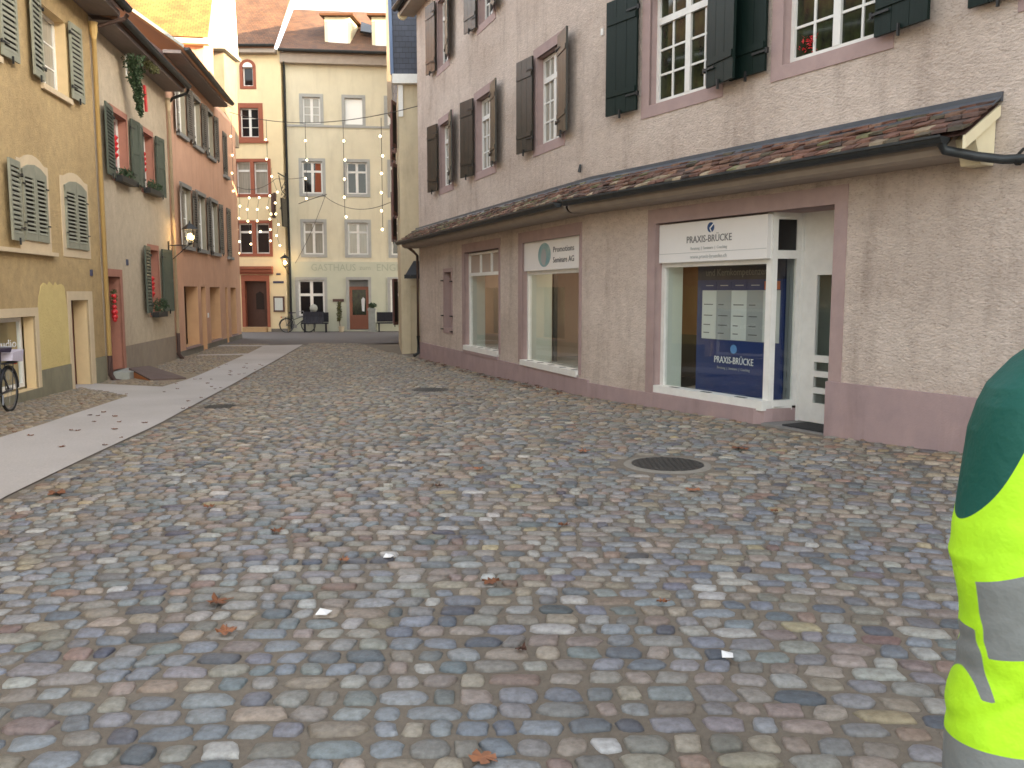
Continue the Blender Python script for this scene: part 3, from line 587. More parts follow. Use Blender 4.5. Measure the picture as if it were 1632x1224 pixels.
# surrounds + windows
def fwin(FR, h, lab, cols, pm='pane_dark', rows=4, trans=True):
    s0, s1, z0, z1, r = h
    surround(FR, s0, s1, z0, z1, .17, 'surround_pink', pink, top=.17, bot=.16)
    wo = window(FR, s0, s1, z0 + .02, z1 - .02, r, pink, pm=pm, sashes=2, cols=cols, rows=3, transom=z1 - .42 if trans else None, fw=.06, bw=.028, mid=.10, tw=.09)
    if lab: wo['label'] = lab
fwin(N, NW[0], None, 2, 'pane_plants'); fwin(N, NW[1], 'window with red flowers and green plants behind its panes', 2, 'pane_plants'); fwin(N, NW[2], None, 2)
for h in NW[3:]: fwin(N, h, None, 2)
for h in FW[:3]: fwin(F, h, None, 2, 'pane_curtain')
for h in FW[3:]: fwin(F, h, None, 2)
fl = MB(); rn = random.Random(3)
for _ in range(26): fl.leaves(N.p(rn.uniform(.45, .7), rn.uniform(4.3, 4.48), -.135), (.03, .03, .03), 2, .022, rn)
fl.build('flowers', 'ribbon_red', pink)
# shutters of the near windows (dark green) and far windows (weathered brown)
shutter(N, 3.50, .66, 1, 4.18, 5.80, 'shutter_dark', pink, ang=R(6))
shutter(N, 1.98, .60, -1, 4.16, 5.80, 'shutter_dark', pink, ang=R(10), d=.09, label='dark green shutter leaning over the one beside it')
shutter(N, 1.02, .60, 1, 4.18, 5.80, 'shutter_dark', pink, d=.045)
shutter(N, -.5, .66, -1, 4.17, 5.80, 'shutter_dark', pink, ang=R(6), d=.06)
shutter(N, -2.1, .6, 1, 4.18, 5.80, 'shutter_dark', pink)
for h in FW[:3]:
    shutter(F, h[1] + .05, .60, 1, 4.15, 5.80, 'shutter_brown', pink, ang=R(rnd.uniform(5, 14)))
    shutter(F, h[0] - .02, .58, -1, 4.2, 5.82, 'shutter_brown', pink, ang=R(rnd.uniform(8, 14)))
for h in FW[3:]:
    shutter(F, h[1] + .05, .6, 1, h[2] - .03, 8.8, 'shutter_brown', pink, ang=R(8)); shutter(F, h[0] - .02, .6, -1, h[2], 8.8, 'shutter_brown', pink, ang=R(10))
# plinth
pl = MB(); pl.box(N, -11, -.02, -.6, .61, -.02, .05); pl.build('plinth', 'plinth_mauve', pink, label='tall mauve plinth right of the entrance')
for a_ in ((N, 3.10, KN + .01, -.6, .15, .035), (F, 0, FE, -.6, .19, .035), (F, .42, 3.08, .19, .235, .05), (F, 4.46, 6.92, .19, .29, .05)):
    pl = MB(); pl.box(a_[0], a_[1], a_[2], a_[3], a_[4], -.02, a_[5]); pl.build('plinth', 'plinth_mauve', pink)
surround(N, -.02, 3.10, 0.61, 2.55, .17, 'surround_pink', pink, bot=0, top=.20, left=.17, right=.17, name='shop_surround')
q = MB(); q.box(N, 3.10, 3.27, .15, .61, -.03, .012); q.build('shop_surround', 'surround_pink', pink)
surround(F, .42, 3.08, .24, 2.52, .2, 'surround_pink', pink, bot=0, top=.2, left=.1, name='shop_surround'); surround(F, 4.46, 6.92, .30, 2.50, .2, 'surround_pink', pink, bot=0, top=.2, left=.1, name='shop_surround')
surround(F, 8.05, 8.72, .70, 2.09, .09, 'surround_pink', pink, name='slit_surround', bot=.14)
q = MB(); q.box(F, 8.07, 8.24, .72, 2.07, -.14, -.09); sw = q.build('slit_window', 'white_paint', pink)
q = MB(); q.quad(F.p(8.05, .7, -.21), F.p(8.72, .7, -.21), F.p(8.72, 2.09, -.21), F.p(8.05, 2.09, -.21)); q.build('pane', 'interior_pink', sw)
hk = MB()
for s_, z_ in ((8.0, .62), (8.85, .66), (8.84, 1.0), (8.0, 1.0), (8.0, 1.85), (8.83, 1.88)): hk.box(F, s_ - .07, s_ + .05, z_ - .015, z_ + .015, .01, .06)
hk.build('shutter_catch', 'black_metal', pink)
# the shop fronts in the far part
def room(FR, s0, s1, z0, z1, d0, d1, parent, back='interior_pink', side='interior_white', part=None, nm='interior'):
    mb = MB()
    mb.quad(FR.p(s0, z0, d1), FR.p(s1, z0, d1), FR.p(s1, z1, d1), FR.p(s0, z1, d1)); mb.c += [0]
    mb.quad(FR.p(s1, z0, d0), FR.p(s1, z0, d1), FR.p(s1, z1, d1), FR.p(s1, z1, d0)); mb.c += [1]
    mb.quad(FR.p(s0, z0, d0), FR.p(s0, z0, d1), FR.p(s0, z1, d1), FR.p(s0, z1, d0)); mb.c += [1]
    mb.quad(FR.p(s0, z0, d0), FR.p(s1, z0, d0), FR.p(s1, z0, d1), FR.p(s0, z0, d1)); mb.c += [2]
    mb.quad(FR.p(s0, z1, d0), FR.p(s1, z1, d0), FR.p(s1, z1, d1), FR.p(s0, z1, d1)); mb.c += [1]
    if part: mb.box(FR, *part); mb.c += [1] * 6
    return mb.build(nm, [back, side, 'interior_grey'], parent)
def glow(FR, s, z, d, e, parent_name, cl=(1, .78, .55), sz=.5):
    L = bpy.data.lights.new(parent_name, 'AREA'); L.energy = e; L.size = sz; L.color = cl
    o = bpy.data.objects.new(parent_name, L); col.objects.link(o); o.location = FR.p(s, z, d); return o
sh2 = MB(); D = -.10
for a_ in ((.42, .47, .24, 1.99), (3.02, 3.08, .24, 1.99), (.47, 3.02, 1.92, 1.99)): sh2.box(F, a_[0], a_[1], a_[2], a_[3], D - .07, D)
sh2.box(F, .42, 3.08, .20, .30, D - .07, .055)
sho = sh2.build('shop_window', 'white_paint', pink, label='shop window under the oval teal logo board')
q = MB(); q.quad(F.p(.47, .30, D - .04), F.p(3.02, .30, D - .04), F.p(3.02, 1.92, D - .04), F.p(.47, 1.92, D - .04)); q.build('pane', 'shop_glass', sho)
q = MB()
for k in range(5): q.box(F, .62 + k * .52, .70 + k * .52, .300, .304, -.09, .02)
q.build('vent_slot', 'interior_dark', sho)
room(F, .2, 4.2, .24, 2.45, -.18, -2.4, sho, side='interior_pink')
q = MB(); q.box(F, 3.09, 3.15, .24, 2.4, -.62, -.18); q.build('side_panel', 'interior_white', sho); q = MB(); q.box(F, 3.09, 3.16, .24, 2.4, -.74, -.66); q.build('dark_post', 'interior_dark', sho)
sg = MB(); sg.box(F, .42, 3.08, 1.99, 2.52, -.16, -.04); sgo = sg.build('sign_panel', 'sign_white', pink, label='white sign panel with an oval teal emblem')
rv = tuple(-x for x in (*F.t, 0))
el = MB(); el.prism(F, [(2.05 + .30 * math.cos(k * math.pi / 14), 2.26 + .215 * math.sin(k * math.pi / 14)) for k in range(28)], -.041, -.036); el.build('emblem', 'logo_teal', sgo)
el = MB(); el.prism(F, [(2.07 + .12 * math.cos(k * math.pi / 10), 2.22 + .15 * math.sin(k * math.pi / 10)) for k in range(20)], -.036, -.033); el.build('emblem_core', 'print_grey', sgo)
text('Promotions', .14, F.p(1.18, 2.33, -.037), rv, UP, 'print_dark', sgo, width=.90); text('Seminare AG', .14, F.p(1.18, 2.15, -.037), rv, UP, 'print_dark', sgo, width=.90)
for s_ in (1.0, 1.7):
    t_ = thing('spotlight', F.p(s_, 2.3, -1.2), 'small dark spotlight under the shop ceiling, %s of the two behind the teal logo window' % ('nearer' if s_ < 1.3 else 'farther'), 'spotlight', 'spotlights in the shop')
    q = MB(); q.tube([F.p(s_, 2.44, -1.2), F.p(s_, 2.30, -1.2)], .012); q.build('stem', 'spot_metal', t_); q = MB(); q.tube([F.p(s_, 2.32, -1.16), F.p(s_ + .05, 2.20, -1.25)], [.03, .05]); q.build('lamp_head', 'spot_metal', t_)
sh1 = MB()
for a_ in ((4.46, 4.51, .30, 2.48), (6.86, 6.92, .30, 2.48), (4.51, 6.86, 2.43, 2.48), (4.51, 6.86, 1.96, 2.03), (5.25, 5.30, 2.03, 2.43), (6.02, 6.07, 2.03, 2.43)): sh1.box(F, a_[0], a_[1], a_[2], a_[3], D - .07, D)
sh1.box(F, 4.46, 6.92, .25, .36, D - .07, .055)
sho1 = sh1.build('shop_window', 'white_paint', pink, label='farther shop window with three small panes on top')
q = MB(); q.quad(F.p(4.51, .36, D - .04), F.p(6.86, .36, D - .04), F.p(6.86, 1.96, D - .04), F.p(4.51, 1.96, D - .04)); q.build('pane', 'shop_glass', sho1)
q = MB(); q.quad(F.p(4.51, 2.03, D - .04), F.p(6.86, 2.03, D - .04), F.p(6.86, 2.43, D - .04), F.p(4.51, 2.43, D - .04)); q.build('top_pane', 'interior_pink', sho1)
q = MB()
for k in range(4): q.box(F, 4.75 + k * .52, 4.83 + k * .52, .360, .364, -.09, .02)
q.build('vent_slot', 'interior_dark', sho1)
room(F, 4.25, 8.0, .30, 2.45, -.24, -2.4, sho1, side='interior_pink')
q = MB(); q.box(F, 6.93, 6.99, .3, 2.4, -.50, -.18); q.build('side_panel', 'interior_white', sho1); q = MB(); q.box(F, 7.9, 7.97, .3, 2.4, -1.6, -1.35); q.build('orange_panel', 'interior_orange', sho1); q = MB(); q.box(F, 7.9, 7.97, .3, 2.1, -2.35, -1.75); q.build('dark_panel', 'interior_dark', sho1)
oc = thing('office_chair', F.p(5.0, .3, -1.0), 'dark office chair with a slim back behind the farther shop window', 'chair')
q = MB(); q.box(F, 4.78, 5.2, .74, .80, -1.2, -.8); q.build('seat', 'rubber_mat', oc); q = MB(); q.prism(F, [(5.18, .84), (5.24, .84), (5.40, 1.35), (5.30, 1.35)], -1.2, -.82); q.build('backrest', 'rubber_mat', oc)
q = MB(); q.tube([F.p(5, .74, -1), F.p(5, .40, -1)], .025)
for k in range(5): q.tube([F.p(5, .42, -1), F.p(5 + .25 * math.cos(k * 1.257), .33, -1 + .25 * math.sin(k * 1.257))], .015, 6)
q.build('base', 'rim', oc)

# ---- the bay shop front with the white sign, and the entrance
bay = MB(); D = -.12; MS = 1.0
for a_ in ((3.03, 3.10, .20, 2.0), (MS, MS + .09, .20, 2.55), (MS + .09, 3.03, 1.94, 2.0)): bay.box(N, a_[0], a_[1], a_[2], a_[3], D - .07, D)
bay.box(N, MS - .02, 3.10, .15, .27, D - .07, .0)
ret = Fr((N.p(MS, 0, D).x, N.p(MS, 0, D).y), (N.p(.90, 0, -.5).x - N.p(MS, 0, D).x, N.p(.90, 0, -.5).y - N.p(MS, 0, D).y), 1)
RL = .392
if (ret.n[0] * N.t[0] + ret.n[1] * N.t[1]) > 0: ret.n = (-ret.n[0], -ret.n[1])
for a_ in ((0.0, .07, .2, 2.55), (RL - .06, RL, .2, 2.55), (.07, RL - .06, 2.47, 2.55), (.07, RL - .06, 2.0, 2.10), (.07, RL - .06, .15, .27)): bay.box(ret, a_[0], a_[1], a_[2], a_[3], -.05, .008)
bayo = bay.build('shop_window', 'white_paint', pink, label='large white framed corner shop window by the entrance')
q = MB(); q.quad(N.p(MS + .09, .27, D - .035), N.p(3.03, .27, D - .035), N.p(3.03, 1.94, D - .035), N.p(MS + .09, 1.94, D - .035)); q.build('pane', 'shop_glass', bayo)
q = MB(); q.quad(ret.p(.07, .27, -.02), ret.p(RL - .06, .27, -.02), ret.p(RL - .06, 2.0, -.02), ret.p(.07, 2.0, -.02)); q.build('side_pane', 'shop_glass', bayo)
q = MB(); q.quad(ret.p(.07, 2.1, -.02), ret.p(RL - .06, 2.1, -.02), ret.p(RL - .06, 2.47, -.02), ret.p(.07, 2.47, -.02)); q.build('top_pane', 'pane_dark', bayo)
q = MB()
for s_ in (1.4, 2.05, 2.7): q.box(N, s_ - .09, s_ + .09, .270, .274, -.09, -.03)
q.build('vent_slot', 'interior_dark', bayo)
# riser below the window, rounded towards the door
rs = MB(); pts = [N.p(3.10, 0, .03), N.p(1.25, 0, .03), N.p(1.10, 0, .015), N.p(.99, 0, -.05), N.p(.95, 0, -.16), N.p(.90, 0, -.5)]
for p_, q_ in zip(pts, pts[1:]): rs.quad((p_.x, p_.y, -.5), (q_.x, q_.y, -.5), (q_.x, q_.y, .17), (p_.x, p_.y, .17))
rs.quad(*[(p_.x, p_.y, .17) for p_ in pts], tuple(N.p(3.10, .17, -.5))); rs.build('riser', 'plinth_mauve', pink, smooth=False)
q = MB(); q.quad(N.p(3.045, .19, -.19), N.p(3.045, .19, -.46), N.p(3.045, 2.5, -.46), N.p(3.045, 2.5, -.19)); q.c += [0]; q.quad(N.p(.93, .19, -.19), N.p(3.045, .19, -.19), N.p(3.6, .19, -1.7), N.p(.93, .19, -1.7)); q.c += [1]
q.quad(N.p(.93, 2.5, -.19), N.p(3.045, 2.5, -.19), N.p(4.6, 2.5, -1.7), N.p(.93, 2.5, -1.7)); q.c += [0]; q.quad(N.p(.93, .9, -1.7), N.p(4.6, .9, -1.7), N.p(4.6, 2.5, -1.7), N.p(.93, 2.5, -1.7)); q.c += [2]; q.quad(N.p(.93, .19, -1.7), N.p(4.6, .19, -1.7), N.p(4.6, .9, -1.7), N.p(.93, .9, -1.7)); q.c += [3]
q.quad(N.p(4.6, .19, -.5), N.p(4.6, .19, -1.7), N.p(4.6, 2.5, -1.7), N.p(4.6, 2.5, -.5)); q.c += [2]; q.quad(N.p(.93, .19, -.62), N.p(.93, .19, -1.7), N.p(.93, 2.5, -1.7), N.p(.93, 2.5, -.62)); q.c += [3]
q.build('display_case', ['interior_white', 'interior_grey', 'interior_orange', 'interior_dark'], bayo)
glow(N, 3.0, 2.4, -1.2, 2.5, 'ceiling_light_bay', sz=.3); glow(F, 2.4, 2.38, -1.3, 3.0, 'ceiling_light_shop', sz=.5); glow(F, 6.9, 2.38, -1.3, 2.5, 'ceiling_light_shop', sz=.5)
cu_ = MB()
for k in range(14):
    a0 = 1.0 + k * .03; cu_.quad(N.p(a0, .2, -.62 - .02 * (k % 2)), N.p(a0 + .03, .2, -.62 - .02 * ((k + 1) % 2)), N.p(a0 + .03, 2.4, -.62 - .02 * ((k + 1) % 2)), N.p(a0, 2.4, -.62 - .02 * (k % 2)))
cu_.build('side_curtain', 'print_grey', bayo)
# sign over the bay
q = MB(); q.box(N, MS + .02, 3.08, 2.0, 2.53, -.17, -.05); so = q.build('sign_panel', 'sign_white', pink, label='white sign panel with a round blue emblem')
q = MB(); q.box(N, MS + .03, 3.07, 2.118, 2.126, -.05, -.048); q.build('rule', 'print_mid', so)
rvn = (-N.t[0], -N.t[1], 0)
text('PRAXIS-BRÜCKE', .13, N.p(2.06, 2.29, -.046), rvn, UP, 'text_grey', so, width=.86)
text('Beratung  |  Seminare  |  Coaching', .055, N.p(2.06, 2.175, -.046), rvn, UP, 'print_mid', so, width=.70)
text('www.praxis-bruecke.ch', .07, N.p(2.06, 2.065, -.046), rvn, UP, 'print_mid', so, width=.70)
q = MB(); q.prism(N, [(2.02 + .065 * math.cos(k * math.pi / 12), 2.435 + .065 * math.sin(k * math.pi / 12)) for k in range(24)], -.049, -.045); eo = q.build('emblem', 'logo_blue', so)
q = MB(); q.prism(N, [(1.95, 2.48), (1.965, 2.49), (2.04, 2.43), (2.03, 2.415)], -.0448, -.043); q.prism(N, [(2.03, 2.43), (2.045, 2.43), (2.01, 2.37), (1.995, 2.375)], -.0448, -.043); q.build('emblem_mark', 'text_white', so)
# entrance door, set back
DO = -.5
q = MB(); q.box(N, .05, .10, .0, 2.0, DO - .05, DO); q.box(N, .86, .90, .0, 2.55, DO - .05, DO + .01); q.box(N, .0, .05, 0, 2.55, DO - .05, DO + .01); q.box(N, .05, .86, 2.0, 2.08, DO - .05, DO + .01); q.box(N, .05, .86, 2.08, 2.55, DO - .05, DO - .01)
q.box(N, .10, .14, .0, 2.0, DO - .04, DO)
for a_ in ((.64, .86, .02, 2.0), (.14, .64, .02, .26), (.14, .64, 1.80, 2.0), (.14, .64, .76, .84), (.14, .64, .58, .65), (.14, .64, .38, .45)): q.box(N, a_[0], a_[1], a_[2], a_[3], DO - .045, DO + .004)
do = q.build('door', 'white_paint', pink, label='white entrance door with a tall narrow pane over three small ones')
q = MB(); q.quad(N.p(.14, .26, DO - .02), N.p(.64, .26, DO - .02), N.p(.64, 1.8, DO - .02), N.p(.14, 1.8, DO - .02)); q.build('pane', 'shop_glass', do)
room(N, .0, .92, .0, 2.55, DO - .1, DO - 1.6, do, back='interior_pink', side='interior_white', nm='hallway')
q = MB(); q.tube([N.p(.20, .95, DO + .03), N.p(.20, 1.05, DO + .03)], .012); q.build('handle', 'rim', do)
q = MB(); q.quad(N.p(-.02, -.4, 0), N.p(-.02, -.4, DO - .06), N.p(-.02, 2.55, DO - .06), N.p(-.02, 2.55, 0)); q.quad(N.p(-.02, 2.55, -.1), N.p(-.02, 2.55, DO - .06), N.p(3.1, 2.55, DO - .06), N.p(3.1, 2.55, -.1)); q.build('entrance_reveal', 'surround_pink', pink)
q = MB(); q.box(N, -.02, .95, -.3, .012, DO - .3, .03); q.build('door_step', 'step_stone', pink)
q = MB(); q.box(N, .02, .66, .014, .03, -.46, -.02); q.build('doormat', 'rubber_mat', None, org=N.p(.3, .013, -.2), label='black rubber doormat on the grey step before the white entrance door', cat='doormat')
# display board behind the bay glass
bd = thing('display_board', N.p(1.85, .19, -.5), 'tall blue display board with white lettering and a grey timetable behind the corner shop window', 'display board')
q = MB(); q.box(N, 1.15, 2.77, .19, 1.76, -.53, -.50); q.build('panel', 'board_blue', bd)
q = MB(); q.box(N, 1.15, 2.77, 1.76, 2.45, -.53, -.499); q.build('header', 'board_navy', bd)
tt = MB(); cidx = []
cs_ = [2.66, 2.37, 2.08, 1.79, 1.50, 1.21]
tt.box(N, 1.21, 2.66, .95, 1.62, -.4995, -.494); to = tt.build('timetable', 'print_mid', bd)
for k in range(5):
    q = MB(); q.box(N, cs_[k + 1] + .004, cs_[k] - .004, .955, 1.615, -.4935, -.492); q.build('column', 'print_light' if k % 2 == 0 else 'print_grey', to)
    q = MB(); q.box(N, cs_[k + 1] + .012, cs_[k] - .012, 1.63, 1.735, -.4985, -.494); q.build('column_head', 'print_orange' if k == 4 else 'board_blue', to)
    rn2 = random.Random(k)
    q = MB()
    for z_ in (1.42, 1.27, 1.14, 1.03): q.box(N, cs_[k] - .05 - rn2.uniform(.08, .19), cs_[k] - .04, z_, z_ + .012, -.4915, -.4905)
    q.build('entry', 'print_dark', to)
    q = MB(); q.box(N, cs_[k + 1] + .07, cs_[k] - .07, 1.68, 1.69, -.4935, -.4925); q.build('heading', 'print_mid', to)
text('und Kernkompetenzen', .13, N.p(2.02, 1.86, -.497), rvn, UP, 'text_grey', bd, width=1.15)
text('PRAXIS-BRÜCKE', .13, N.p(2.02, .67, -.497), rvn, UP, 'text_white', bd, width=.74); text('Beratung  |  Seminare  |  Coaching', .05, N.p(2.02, .565, -.497), rvn, UP, 'print_grey', bd, width=.62)
q = MB(); q.prism(N, [(2.02 + .06 * math.cos(k * math.pi / 12), .83 + .06 * math.sin(k * math.pi / 12)) for k in range(24)], -.4995, -.496); q.build('emblem', 'logo_sky', bd)

# ---- lean-to roof with individual old tiles
lt = MB(); rn = random.Random(5)
tp = [(.20, .095, .065), (.16, .08, .06), (.13, .075, .06), (.24, .135, .09), (.10, .065, .055), (.36, .28, .19), (.11, .09, .06), (.18, .17, .085)]
def lean(FR, s0, s1, mossy):
    rows = 5; dA, zA, dB, zB = .52, 2.985, .03, 3.31
    for r_ in range(rows):
        f0 = r_ / rows; f1 = (r_ + 1.35) / rows; s_ = s0 - (.09 if r_ % 2 else 0)
        while s_ < s1:
            wd = .165; a_ = max(s0, s_ + .007); b_ = min(s1, s_ + wd - .007); s_ += wd
            if b_ - a_ < .02: continue
            j = rn.uniform(-.012, .016); lf = rn.uniform(0, .022); dd = .034 + lf
            def P(s, f_, up): f_ = min(f_, 1.02); return FR.p(s, zA + (zB - zA) * f_ + up, dA + (dB - dA) * f_ + j)
            lt.hexa([P(a_, f0 + rn.uniform(-.03, .03), dd), P(b_, f0 + rn.uniform(-.03, .03), dd + rn.uniform(-.006, .008)), P(b_, f1, .012), P(a_, f1, .012), P(a_, f0, dd - .024), P(b_, f0, dd - .024), P(b_, f1, -.006), P(a_, f1, -.006)])
            mo = mossy(a_); c_ = rn.choices(tp, [6, 6, 5, 4, 3, 1.0 + (5 if r_ <= 1 and 0 < a_ < 4 else 0) + (2 if r_ == 0 else 0), 2 + 5 * mo, 1 + 6 * mo])[0]; k_ = rn.uniform(.75, 1.25); lt.c += [tuple(x * k_ for x in c_)] * 6
lean(N, -1.83, KN, lambda s: max(0, (s - 1) / 4)); lean(F, 0, FE + .35, lambda s: .7)
lto = lt.build('lean_to_roof', 'tile_lean', pink)
q = MB(); q.quad(N.p(-1.82, 2.97, .49), N.p(KN, 2.97, .49), N.p(KN, 3.28, .03), N.p(-1.82, 3.28, .03)); q.quad(F.p(0, 2.97, .49), F.p(FE + .34, 2.97, .49), F.p(FE + .34, 3.28, .03), F.p(0, 3.28, .03)); q.build('roof_deck', 'timber_dark', lto)
q = MB()
for FR, a_, b_ in ((N, -1.84, KN), (F, 0, FE + .3)):
    q.box(FR, a_, b_, 3.30, 3.385, .0, .03); q.hexa([FR.p(a_, 3.34, .03), FR.p(b_, 3.34, .03), FR.p(b_, 3.262, .145), FR.p(a_, 3.262, .145), FR.p(a_, 3.325, .03), FR.p(b_, 3.325, .03), FR.p(b_, 3.247, .145), FR.p(a_, 3.247, .145)])
q.build('flashing', 'lead', lto)
q = MB()
for FR, a_, b_ in ((N, -1.6, KN), (F, 0, FE + .3)):
    q.quad(FR.p(a_, 2.815, .0), FR.p(b_, 2.815, .0), FR.p(b_, 2.815, .34), FR.p(a_, 2.815, .34)); q.quad(FR.p(a_, 2.815, .34), FR.p(b_, 2.815, .34), FR.p(b_, 2.84, .40), FR.p(a_, 2.84, .40)); q.quad(FR.p(a_, 2.84, .40), FR.p(b_, 2.84, .40), FR.p(b_, 2.89, .43), FR.p(a_, 2.89, .43)); q.quad(FR.p(a_, 2.89, .43), FR.p(b_, 2.89, .43), FR.p(b_, 2.97, .44), FR.p(a_, 2.97, .44))
q.quad(F.p(FE + .3, 2.815, 0), F.p(FE + .3, 2.815, .34), F.p(FE + .3, 2.9, .43), F.p(FE + .3, 3.28, .02)); q.quad(N.p(-1.6, 2.815, 0), N.p(-1.6, 2.815, .34), N.p(-1.6, 2.9, .43), N.p(-1.6, 3.28, .02))
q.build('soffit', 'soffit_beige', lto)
gutter(N, -1.66, KN - .05, 2.975, .53, lto, r=.07); gutter(F, .06, FE + .36, 2.975, .53, lto, r=.07)
q = MB(); q.hexa([N.p(-1.83, 3.27, .01), N.p(-1.83, 3.17, .01), N.p(-1.83, 2.85, .49), N.p(-1.83, 2.965, .49), N.p(-1.80, 3.27, .01), N.p(-1.80, 3.17, .01), N.p(-1.80, 2.85, .49), N.p(-1.80, 2.965, .49)]); q.build('bargeboard', 'cream_paint', lto)
q = MB(); q.hexa([N.p(-1.79, 3.15, .012), N.p(-1.79, 2.74, .012), N.p(-1.79, 2.74, .20), N.p(-1.79, 2.97, .30), N.p(-1.6, 3.15, .012), N.p(-1.6, 2.74, .012), N.p(-1.6, 2.74, .20), N.p(-1.6, 2.97, .30)]); q.build('eave_end', 'cream_paint', lto)
dp = MB(); dp.tube([N.p(-1.62, 2.93, .53), N.p(-1.64, 2.86, .50), N.p(-1.80, 2.80, .30), N.p(-1.95, 2.765, .12), N.p(-2.15, 2.75, .09), N.p(-6, 2.62, .09)], .042, 10)
dpo = dp.build('downpipe', 'gutter_dark', pink, smooth=True)
q = MB()
for s_ in (-2.05, -2.5, -3.0): q.tube([N.p(s_, 2.752, .09), N.p(s_ - .03, 2.751, .09)], .052, 10); q.tube([N.p(s_ - .015, 2.8, .09), N.p(s_ - .015, 2.85, .02)], .014, 6)
q.build('pipe_clip', 'black_metal', dpo)
pipe([F.p(FE + .02, 2.9, .40), F.p(FE + .02, 2.72, .16), F.p(FE - .06, 2.6, .07), F.p(FE - .06, .35, .07)], .04, 'copper_pipe', pink)
pipe([F.p(FE - .06, .36, .07), F.p(FE - .06, -.12, .07), F.p(FE - .10, -.2, .22)], .05, 'gutter_dark', pink, name='pipe_foot')
q = MB(); q.box(N, 5.0 - .56, 5.0 - .50, 5.45, 5.55, .0, .012); q.build('wall_marker', 'white_paint', pink)
q = MB(); q.tube([F.p(.35, 3.62, .03), F.p(.35, 3.50, .05)], [.02, .03]); q.build('wall_fitting', 'black_metal', pink)

# ================================================================== LEFT ROW
L = Fr((-8.5, 15.2), (-.145, 1), 1)
HD = 7.5
# ---- ochre house
och = thing('ochre_house', L.p(1, -.4, 0), 'ochre yellow rendered house with sage louvred shutters and a small shop window at street level', 'house')
YH = [(1.13, 2.53, 5.42, 6.9, .2), (-2.1, -.68, 5.42, 6.9, .2), (-5.4, -4.0, 5.42, 6.9, .2), (-3.2, .20, -.12, 1.17, .2), (2.0, 3.02, -.42, 1.43, .3)]
wall(L, -16, 3.97, -1, 7.65, YH, 'wall', 'render_ochre', och, reveal='reveal_cream', ends=HD)
for h in YH[:3]:
    window(L, h[0] + .05, h[1], h[2], h[3], h[4], och, pm='pane_curtain', sashes=2, rows=3, fw=.07, mid=.09)
    q = MB(); q.box(L, h[0] - .05, h[1] + .05, h[2] - .10, h[2], -.1, .07); q.build('window_sill', 'surround_cream', och)
    shutter(L, h[0] - .02, .58, -1, 5.44, 6.95, 'shutter_sage', och, kind='louvre', ang=R(4)); shutter(L, h[1] + .02, .60, 1, 5.46, 6.95, 'shutter_sage', och, kind='louvre', ang=R(3))
def arched(s0, s1, z0, z1, a):   # cream surround with segmental head and closed louvred leaves
    n = 8; mb = MB(); t = .17; mids = (s0 + s1) / 2
    def hd(x, rise, base): u = (x - mids) / ((s1 - s0) / 2); return base + rise * (1 - u * u)
    o_ = [(s0 - t, z0 - t)] + [(s0 - t + (s1 - s0 + 2 * t) * k / n, hd(max(s0, min(s1, s0 - t + (s1 - s0 + 2 * t) * k / n)), a, z1) + t) for k in range(n + 1)] + [(s1 + t, z0 - t)]
    mb.prism(L, o_, -.02, .012); so_ = mb.build('window_surround', 'surround_cream', och)
    for sg_, h0 in ((1, s0), (-1, s1)):
        G = L; wd = (s1 - s0) / 2 - .004; a0, a1 = (s0, s0 + wd) if sg_ > 0 else (s1 - wd, s1)
        m2 = MB(); fr = .075
        m2.box(G, a0, a0 + fr, z0, z1, .014, .045); m2.box(G, a1 - fr, a1, z0, z1, .014, .045); m2.box(G, a0 + fr, a1 - fr, z0, z0 + .12, .014, .045)
        tp_ = [(a0, z1 - .12), (a1, z1 - .12), (a1, hd(a1, a, z1)), ((a0 + a1) / 2, hd((a0 + a1) / 2, a, z1)), (a0, hd(a0, a, z1))]
        m2.prism(G, tp_, .0145, .0455); ns = 13; hh = (z1 - z0 - .24) / ns
        for k in range(ns):
            za = z0 + .12 + hh * k
            m2.hexa([G.p(a0 + fr, za + hh * .02, .052), G.p(a1 - fr, za + hh * .02, .052), G.p(a1 - fr, za + hh * .22, .050), G.p(a0 + fr, za + hh * .22, .050), G.p(a0 + fr, za + hh * .45, .018), G.p(a1 - fr, za + hh * .45, .018), G.p(a1 - fr, za + hh * .65, .016), G.p(a0 + fr, za + hh * .65, .016)])
        so2 = m2.build('shutter', 'shutter_sage', och)
        m3 = MB(); m3.quad(G.p(a0 + .03, z0 + .1, .0150), G.p(a1 - .03, z0 + .1, .0150), G.p(a1 - .03, z1 - .1, .0150), G.p(a0 + .03, z1 - .1, .0150)); m3.build('louvre_shade', 'louvre_shadow', so2)  # shade behind the closed slats, painted as a dark sheet
        m4 = MB()
        for z_ in (z0 + .3, z1 - .25): hx = s0 - .05 if sg_ > 0 else s1 - .06; m4.box(G, hx, hx + .11, z_ - .012, z_ + .012, .046, .062)
        m4.build('hinge', 'black_metal', so2)
arched(-.06, 1.0, 2.50, 3.72, .13); arched(1.93, 3.16, 2.46, 3.68, .13)
shutter(L, -.25, .56, -1, 2.46, 3.80, 'shutter_sage', och, kind='louvre', ang=R(5))
q = MB(); q.box(L, -3, 1.25, 2.26, 2.33, -.05, .10); q.build('window_sill', 'surround_cream', och)
surround(L, -3.2, .20, -.12, 1.17, .15, 'surround_cream', och, bot=0); q = MB(); q.box(L, -3.3, .35, -.6, -.125, -.03, .02); q.build('plinth', 'plinth_olive', och)
wo = window(L, -3.15, .12, -.08, 1.15, .2, och, pm='shop_glass', sashes=1, fw=.07); wo['label'] = 'shop window lettered in white'
room(L, -3.3, .4, -.2, 1.3, -.3, -2.2, wo, back='interior_grey', side='reveal_cream', part=(-.9, -.84, -.2, 1.25, -2.1, -1.0))
